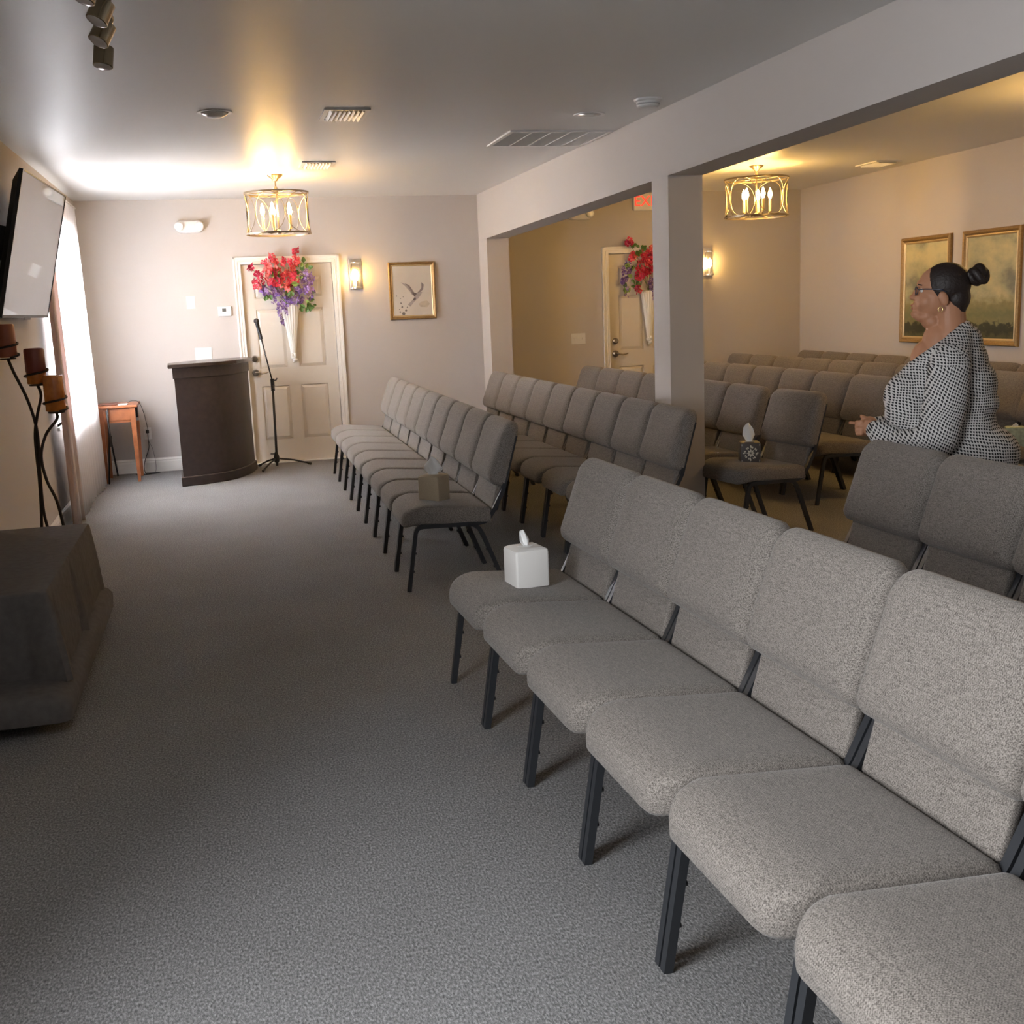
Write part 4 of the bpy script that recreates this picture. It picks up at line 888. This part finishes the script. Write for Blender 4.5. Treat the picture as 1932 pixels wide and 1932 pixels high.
bouquet('red and violet silk flowers in a white cone vase on the door near the lectern', 0.462, 21,
        [(-0.36, 0.925, 0.035, 0.045, 5, (2, 5, 0)), (-0.28, 0.87, 0.04, 0.025, 4, (2, 5, 0)), (-0.30, 0.78, 0.06, 0.05, 10, (3, 5, 1)), (-0.17, 0.96, 0.075, 0.10, 22, (5, 1, 5)), (-0.13, 0.84, 0.10, 0.085, 28, (5, 2, 4)),
         (0.01, 0.93, 0.07, 0.09, 18, (5, 1, 5)), (0.02, 0.82, 0.08, 0.08, 16, (6, 1, 4)), (-0.03, 0.735, 0.06, 0.04, 10, (4, 1, 4)), (0.085, 1.0, 0.03, 0.07, 10, (4, 1, 5)), (0.10, 1.08, 0.035, 0.03, 6, (3, 4, 0))],
        [(-0.21, 0.70, 0.07, 0.07, 26, (4, 2)), (-0.10, 0.66, 0.09, 0.06, 24, (4, 2)), (0.19, 0.82, 0.06, 0.10, 34, (2, 4)), (0.20, 0.68, 0.05, 0.08, 22, (3, 3)), (0.05, 0.60, 0.09, 0.06, 26, (5, 2)), (-0.05, 0.56, 0.06, 0.04, 10, (4, 2)), (0.09, 0.71, 0.05, 0.04, 12, (5, 2))],
        [(0.10, 0.80, 0.05, 0.06, 9), (0.16, 0.93, 0.05, 0.05, 6), (0.02, 0.67, 0.05, 0.04, 7), (0.16, 0.56, 0.07, 0.06, 10), (-0.22, 0.62, 0.05, 0.08, 6), (-0.10, 0.85, 0.12, 0.09, 7), (0.20, 0.60, 0.04, 0.08, 7)],
        [(-0.15, 0.60, -0.09, 0.36, 18), (-0.05, 0.55, -0.03, 0.46, 7)])
bouquet('darker red and violet silk flowers in a white cone vase on the far door', D2+0.455, 33,
        [(-0.24, 1.09, 0.035, 0.035, 5, (1, 5, 0)), (-0.18, 0.93, 0.06, 0.04, 8, (4, 2, 3)), (0.0, 0.93, 0.10, 0.10, 24, (4, 3, 2)), (-0.06, 0.82, 0.10, 0.08, 26, (3, 5, 1)), (0.12, 0.86, 0.10, 0.12, 26, (4, 3, 3)), (-0.10, 0.72, 0.06, 0.05, 10, (2, 5, 0)), (-0.14, 0.58, 0.04, 0.03, 6, (2, 5, 0))],
        [(-0.26, 0.78, 0.05, 0.10, 26, (4, 2)), (-0.30, 0.68, 0.035, 0.06, 12, (5, 1)), (0.06, 0.64, 0.09, 0.08, 34, (5, 2)), (0.24, 0.70, 0.07, 0.12, 30, (3, 3))],
        [(-0.10, 1.0, 0.10, 0.06, 14), (-0.24, 0.83, 0.05, 0.05, 6), (-0.17, 0.66, 0.05, 0.08, 9), (0.05, 0.56, 0.08, 0.05, 8), (-0.28, 0.58, 0.03, 0.06, 6)],
        [(-0.29, 0.62, -0.27, 0.50, 6), (0.03, 0.56, 0.06, 0.42, 9)])
#@@PART5
# ------------------------------------------------------------------ the woman behind the row
m_hound = bpy.data.materials.new('houndstooth_knit'); m_hound.use_nodes = True
n, l = nodes(m_hound); b = n['Principled BSDF']; b.inputs['Roughness'].default_value = 0.85; b.inputs['Specular IOR Level'].default_value = 0.15
tc = n.new('ShaderNodeTexCoord'); sx = n.new('ShaderNodeSeparateXYZ'); l.new(tc.outputs['Object'], sx.inputs[0])
def math_(op, a, b_=None, c=None):
    q = n.new('ShaderNodeMath'); q.operation = op
    for i, v_ in enumerate((a, b_, c)):
        if v_ is None: continue
        if isinstance(v_, (int, float)): q.inputs[i].default_value = v_
        else: l.new(v_, q.inputs[i])
    return q.outputs[0]
wv = n.new('ShaderNodeTexNoise'); wv.inputs['Scale'].default_value = 6; l.new(tc.outputs['Object'], wv.inputs['Vector'])
U = math_('ADD', math_('MULTIPLY_ADD', sx.outputs['Y'], 0.25, sx.outputs['X']), math_('MULTIPLY', wv.outputs['Fac'], 0.05))
V = math_('ADD', math_('MULTIPLY_ADD', sx.outputs['X'], 0.12, sx.outputs['Z']), math_('MULTIPLY', wv.outputs['Fac'], -0.04))
K = 2*PI/0.0125
pu = math_('SINE', math_('MULTIPLY', U, K)); pv = math_('SINE', math_('MULTIPLY', V, K)); pd_ = math_('SINE', math_('MULTIPLY', math_('ADD', U, V), K))
tot = math_('ADD', math_('ADD', pu, pv), math_('MULTIPLY', pd_, 0.5))
cr = n.new('ShaderNodeValToRGB'); cr.color_ramp.elements[0].position = 0.52; cr.color_ramp.elements[0].color = (0.62, 0.60, 0.585, 1); cr.color_ramp.elements[1].position = 0.60; cr.color_ramp.elements[1].color = (0.025, 0.024, 0.026, 1)
l.new(math_('MULTIPLY_ADD', tot, 0.2, 0.5), cr.inputs[0]); l.new(cr.outputs[0], b.inputs['Base Color'])

def fuse(name, mb, m, parent, voxel, smooth_it, fac=0.5):
    me = bpy.data.meshes.new(name); me.from_pydata([tuple(v) for v in mb.v], [], mb.f); me.update()
    o = bpy.data.objects.new(name+'_raw', me); COL.objects.link(o)
    r_ = o.modifiers.new('r', 'REMESH'); r_.mode = 'VOXEL'; r_.voxel_size = voxel
    s_ = o.modifiers.new('s', 'SMOOTH'); s_.factor = fac; s_.iterations = smooth_it
    bpy.context.view_layer.update()
    ev = bpy.data.meshes.new_from_object(o.evaluated_get(bpy.context.evaluated_depsgraph_get())); bpy.data.objects.remove(o)
    ev.name = name; ev.materials.clear(); ev.materials.append(m)
    for p in ev.polygons: p.use_smooth = True
    q = bpy.data.objects.new(name, ev); COL.objects.link(q)
    if parent: q.parent = parent
    return q
def cap(mb, pts, rads, seg=14):
    pts = [Vector(p) for p in pts]
    for i, (p, r_) in enumerate(zip(pts, rads)): mb.ball(p, r_, seg, 10)
    for i in range(len(pts)-1): mb.tube([pts[i], pts[i+1]], [rads[i], rads[i+1]], seg)
def rotY(a): return Matrix.Rotation(a, 3, 'Y')
bd = MB()
# head, face, neck
bd.ball((-0.028, 0, 1.525), (0.100, 0.074, 0.092), 24, 16); bd.ball((-0.060, 0, 1.465), (0.078, 0.064, 0.082), 20, 14)
bd.ball((-0.112, 0, 1.540), (0.020, 0.045, 0.018)); bd.ball((-0.085, -0.036, 1.462), (0.040, 0.030, 0.035)); bd.ball((-0.085, 0.036, 1.462), (0.040, 0.030, 0.035))
bd.ball((-0.136, 0, 1.500), (0.011, 0.009, 0.024), rot=rotY(0.35)); bd.ball((-0.145, 0, 1.483), (0.016, 0.014, 0.013)); bd.ball((-0.136, -0.012, 1.480), (0.011, 0.009, 0.009)); bd.ball((-0.136, 0.012, 1.480), (0.011, 0.009, 0.009))
bd.ball((-0.128, 0, 1.445), (0.020, 0.028, 0.024)); bd.ball((-0.140, 0, 1.4485), (0.0125, 0.021, 0.0075)); bd.ball((-0.138, 0, 1.4345), (0.0125, 0.020, 0.0085))
bd.ball((-0.128, 0, 1.410), (0.026, 0.028, 0.020)); bd.ball((-0.085, 0, 1.398), (0.055, 0.048, 0.028)); bd.ball((-0.06, 0, 1.375), (0.05, 0.05, 0.035))
cap(bd, [(0.005, 0, 1.44), (0.012, 0, 1.36), (0.015, 0, 1.26)], [0.062, 0.066, 0.085], 18)
bd.ball((-0.035, 0, 1.280), (0.070, 0.075, 0.10), 18, 12); bd.ball((-0.080, 0, 1.215), (0.070, 0.080, 0.085), 18, 12); bd.ball((0.0, 0, 1.20), (0.10, 0.14, 0.07), 18, 12)
# ears
for s_ in (-1, 1): bd.ball((-0.018, s_*0.078, 1.472), (0.021, 0.010, 0.033), rot=rotY(-0.25)); bd.ball((-0.024, s_*0.082, 1.482), (0.020, 0.007, 0.022), rot=rotY(-0.25))
# trunk under the dress
bd.ball((0, 0, 1.10), (0.15, 0.16, 0.20), 18, 12); bd.ball((0.02, 0, 0.90), (0.16, 0.17, 0.18), 18, 12)
for s_ in (-1, 1):
    cap(bd, [(0.03, s_*0.09, 0.82), (0.02, s_*0.095, 0.46), (0.03, s_*0.095, 0.28), (0.035, s_*0.095, 0.09)], [0.10, 0.064, 0.060, 0.042])
    cap(bd, [(0.05, s_*0.095, 0.040), (-0.05, s_*0.10, 0.032), (-0.125, s_*0.105, 0.026)], [0.036, 0.034, 0.024])
    cap(bd, [(0.01, s_*0.17, 1.20), (-0.03, s_*0.230, 0.885), (-0.18, s_*0.165, 0.865), (-0.285, s_*0.085, 0.908)], [0.065, 0.050, 0.036, 0.029])
    # hand: palm, thumb and four fingers
    hx_, hy_, hz_ = -0.300, s_*0.070, 0.915
    bd.ball((hx_-0.022, hy_-s_*0.012, hz_+0.006), (0.042, 0.022, 0.036), 14, 10)
    if s_ == -1:
        cap(bd, [(hx_-0.030, hy_+0.00, hz_+0.010), (hx_-0.058, hy_-0.004, hz_+0.016), (hx_-0.066, hy_+0.022, hz_+0.020)], [0.0115, 0.0100, 0.0088], 10)
        for k, (dz, L) in enumerate(((0.030, 0.030), (0.012, 0.034), (-0.006, 0.031), (-0.022, 0.026))):
            cap(bd, [(hx_-0.045, hy_-0.004, hz_+dz), (hx_-0.050-L*0.55, hy_+0.004, hz_+dz-0.002), (hx_-0.046-L*0.5, hy_+0.030, hz_+dz-0.006), (hx_-0.030, hy_+0.036, hz_+dz-0.008)], [0.0100, 0.0095, 0.0088, 0.0078], 10)
    else:
        cap(bd, [(hx_-0.030, hy_-0.01, hz_+0.028), (hx_-0.056, hy_-0.018, hz_+0.042)], [0.0110, 0.0090], 10)
        cap(bd, [(hx_-0.046, hy_-0.020, hz_+0.016), (hx_-0.080, hy_-0.030, hz_+0.012), (hx_-0.104, hy_-0.036, hz_+0.014)], [0.0100, 0.0090, 0.0078], 10)
        for k, (dz, L) in enumerate(((-0.002, 0.030), (-0.017, 0.028), (-0.030, 0.024))):
            cap(bd, [(hx_-0.046, hy_-0.018, hz_+dz), (hx_-0.050-L*0.6, hy_-0.026, hz_+dz-0.004), (hx_-0.040-L*0.4, hy_-0.046, hz_+dz-0.010)], [0.0098, 0.0090, 0.0080], 10)
person = fuse('person', bd, m_skin, None, 0.0045, 5)
person.location = (2.7975, -7.5206, 0); person.rotation_euler = (0, 0, math.radians(-35.72))
tag(person, 'standing woman in black and white houndstooth dress with glasses and hair bun', 'person')
# dress
dr_ = MB()
dr_.ball((-0.045, 0, 1.10), (0.165, 0.185, 0.14), 20, 14)
for s_ in (-1, 1):
    dr_.ball((-0.148, s_*0.080, 1.055), (0.110, 0.105, 0.110), 18, 12); dr_.ball((-0.140, s_*0.080, 0.985), (0.112, 0.11, 0.09), 18, 12)
    cap(dr_, [(0.070, s_*0.050, 1.338), (0.045, s_*0.10, 1.285), (0.02, s_*0.16, 1.225), (0.012, s_*0.19, 1.20)], [0.034, 0.058, 0.078, 0.084], 16)
    cap(dr_, [(0.045, s_*0.075, 1.305), (-0.025, s_*0.098, 1.245), (-0.095, s_*0.088, 1.190), (-0.150, s_*0.060, 1.130)], [0.036, 0.044, 0.048, 0.055], 14)
dr_.ball((0.055, 0, 1.19), (0.118, 0.185, 0.13), 20, 14); dr_.ball((0.085, 0, 1.275), (0.062, 0.11, 0.085), 16, 12); dr_.ball((0.075, 0, 1.335), (0.026, 0.060, 0.045), 14, 10)
dr_.ball((0.075, 0, 1.10), (0.138, 0.185, 0.13), 20, 14); dr_.ball((0.075, 0, 1.02), (0.148, 0.185, 0.09), 20, 14); dr_.ball((-0.06, 0, 0.93), (0.19, 0.20, 0.13), 20, 14)
dr_.ball((0.06, 0, 0.93), (0.155, 0.20, 0.11), 20, 14); dr_.ball((0.10, 0, 0.80), (0.215, 0.235, 0.145), 22, 14); dr_.ball((-0.02, 0, 0.80), (0.20, 0.225, 0.15), 22, 14)
dr_.loft([[Vector((0.085+a*math.cos(2*PI*k/24), b_*math.sin(2*PI*k/24), z)) for k in range(24)] for z, a, b_ in ((0.40, 0.25, 0.25), (0.62, 0.275, 0.26), (0.74, 0.262, 0.245))])
dress = fuse('dress', dr_, m_hound, person, 0.008, 9); dress['label'] = 'black and white houndstooth dress with gathered sleeves'
for s_ in (-1, 1):
    sl_ = MB()
    cap(sl_, [(0.014, s_*0.180, 1.205), (0.004, s_*0.215, 1.06), (-0.025, s_*0.238, 0.90)], [0.086, 0.092, 0.086], 18)
    cap(sl_, [(-0.025, s_*0.238, 0.895), (-0.105, s_*0.218, 0.846), (-0.185, s_*0.172, 0.848), (-0.225, s_*0.140, 0.872)], [0.086, 0.086, 0.078, 0.062], 18)
    cap(sl_, [(-0.215, s_*0.145, 0.878), (-0.258, s_*0.112, 0.898), (-0.282, s_*0.088, 0.908)], [0.062, 0.058, 0.046], 16)
    for (px_, pz_, r_) in ((-0.10, 0.790, 0.035), (-0.16, 0.795, 0.034), (-0.20, 0.825, 0.034), (-0.02, 0.845, 0.04)): sl_.ball((px_, s_*0.20, pz_), (r_*1.3, r_*1.2, r_))
    so_ = fuse('sleeve', sl_, m_hound, person, 0.007, 6)
    rm = Matrix.Rotation(0.42, 4, 'Y'); so_.data.transform(rm.inverted()); so_.rotation_euler = (0, 0.42, 0)
# hair, bun, tie
hr = MB(); hr.ball((-0.010, 0, 1.533), (0.102, 0.083, 0.094), 26, 18); hr.ball((0.035, 0, 1.475), (0.056, 0.068, 0.068), 20, 14); hr.ball((0.045, 0, 1.430), (0.030, 0.050, 0.034), 16, 10)
hr.ball((-0.040, -0.045, 1.545), (0.045, 0.030, 0.035)); hr.ball((-0.040, 0.045, 1.545), (0.045, 0.030, 0.035))
hair = fuse('hair', hr, m_hair, person, 0.0045, 3); hair['label'] = 'sleek dark hair pulled back'
bn = MB(); bn.ball((0.116, 0, 1.568), (0.034, 0.040, 0.050), 18, 12, rot=rotY(0.15)); bn.tube([(0.116+0.030*math.cos(a), 0.034*math.sin(a), 1.562+0.022*math.sin(a*2.0)) for a in [2*PI*k/20 for k in range(20)]], 0.018, 8, closed=True); bn.ball((0.085, 0, 1.555), (0.03, 0.03, 0.03))
fuse('hair_bun', bn, m_hair, person, 0.004, 3)
MB().tube([(0.082+0.006*math.cos(a), 0.030*math.cos(a), 1.557+0.030*math.sin(a)) for a in [2*PI*k/20 for k in range(20)]], 0.004, 6, closed=True).build('hair_tie', m_chrome, person, smooth=True)
# eyes, brows, lips, glasses, earrings
m_eye = mat('eye_white', (0.75, 0.72, 0.68), 0.2); m_iris = mat('dark_iris', (0.02, 0.012, 0.01), 0.15); m_lip = mat('lip', (0.34, 0.10, 0.085), 0.45)
for s_ in (-1, 1):
    e_o = MB().ball((-0.103, s_*0.033, 1.512), 0.0135, 14, 10).build('eye', m_eye, person, smooth=True); MB().ball((-0.1135, s_*0.0335, 1.512), 0.0055, 10, 8).build('iris', m_iris, e_o, smooth=True)
    MB().tube([(-0.122, s_*0.012, 1.530), (-0.122, s_*0.032, 1.537), (-0.108, s_*0.052, 1.533)], [0.003, 0.0035, 0.002], 6).build('eyebrow', m_hair, person, smooth=True)
    MB().tube([(0.004*0-0.030+0.009*math.cos(a), s_*0.088, 1.428+0.011*math.sin(a)) for a in [2*PI*k/16 for k in range(16)]], 0.0024, 6, closed=True).build('earring', mat('gold_jewellery', (0.7, 0.5, 0.22), 0.25, metal=1), person, smooth=True)
MB().ball((-0.1465, 0, 1.4485), (0.0075, 0.017, 0.0055), 14, 8).ball((-0.1445, 0, 1.4355), (0.0075, 0.016, 0.0065), 14, 8).build('lips', m_lip, person, smooth=True)
gl = MB(); m_gl = mat('navy_glasses_frame', (0.03, 0.035, 0.06), 0.3)
for s_ in (-1, 1):
    gl.tube([(-0.134+0.012*(abs(math.cos(a)) if s_*math.cos(a) > 0 else 0)*0.9, s_*0.034+0.025*math.cos(a)*1.0, 1.510+0.0175*math.sin(a)) for a in [2*PI*k/24 for k in range(24)]], 0.0024, 6, closed=True)
    gl.tube([(-0.124, s_*0.058, 1.515), (-0.095, s_*0.076, 1.516), (-0.03, s_*0.082, 1.512), (-0.008, s_*0.084, 1.500)], 0.0026, 6)
gl.tube([(-0.134, -0.010, 1.516), (-0.139, 0, 1.519), (-0.134, 0.010, 1.516)], 0.0022, 6)
glo = gl.build('glasses', m_gl, person, smooth=True); glo['label'] = 'dark framed glasses'
for s_ in (-1, 1):
    MB().add([(-0.132+0.010*max(0, math.cos(2*PI*k/20)), s_*(0.034+0.023*math.cos(2*PI*k/20)), 1.510+0.0160*math.sin(2*PI*k/20)) for k in range(20)], [tuple(range(20))]).build('lens', m_glass, glo)
for s_ in (-1, 1):
    q = MB(); cap(q, [(0.06, s_*0.095, 0.036), (-0.05, s_*0.10, 0.034), (-0.135, s_*0.107, 0.026)], [0.042, 0.042, 0.030]); q.v = [Vector((v_.x, v_.y, max(0.0, v_.z))) for v_ in q.v]
    fuse('shoe', q, m_blackp, person, 0.006, 3)
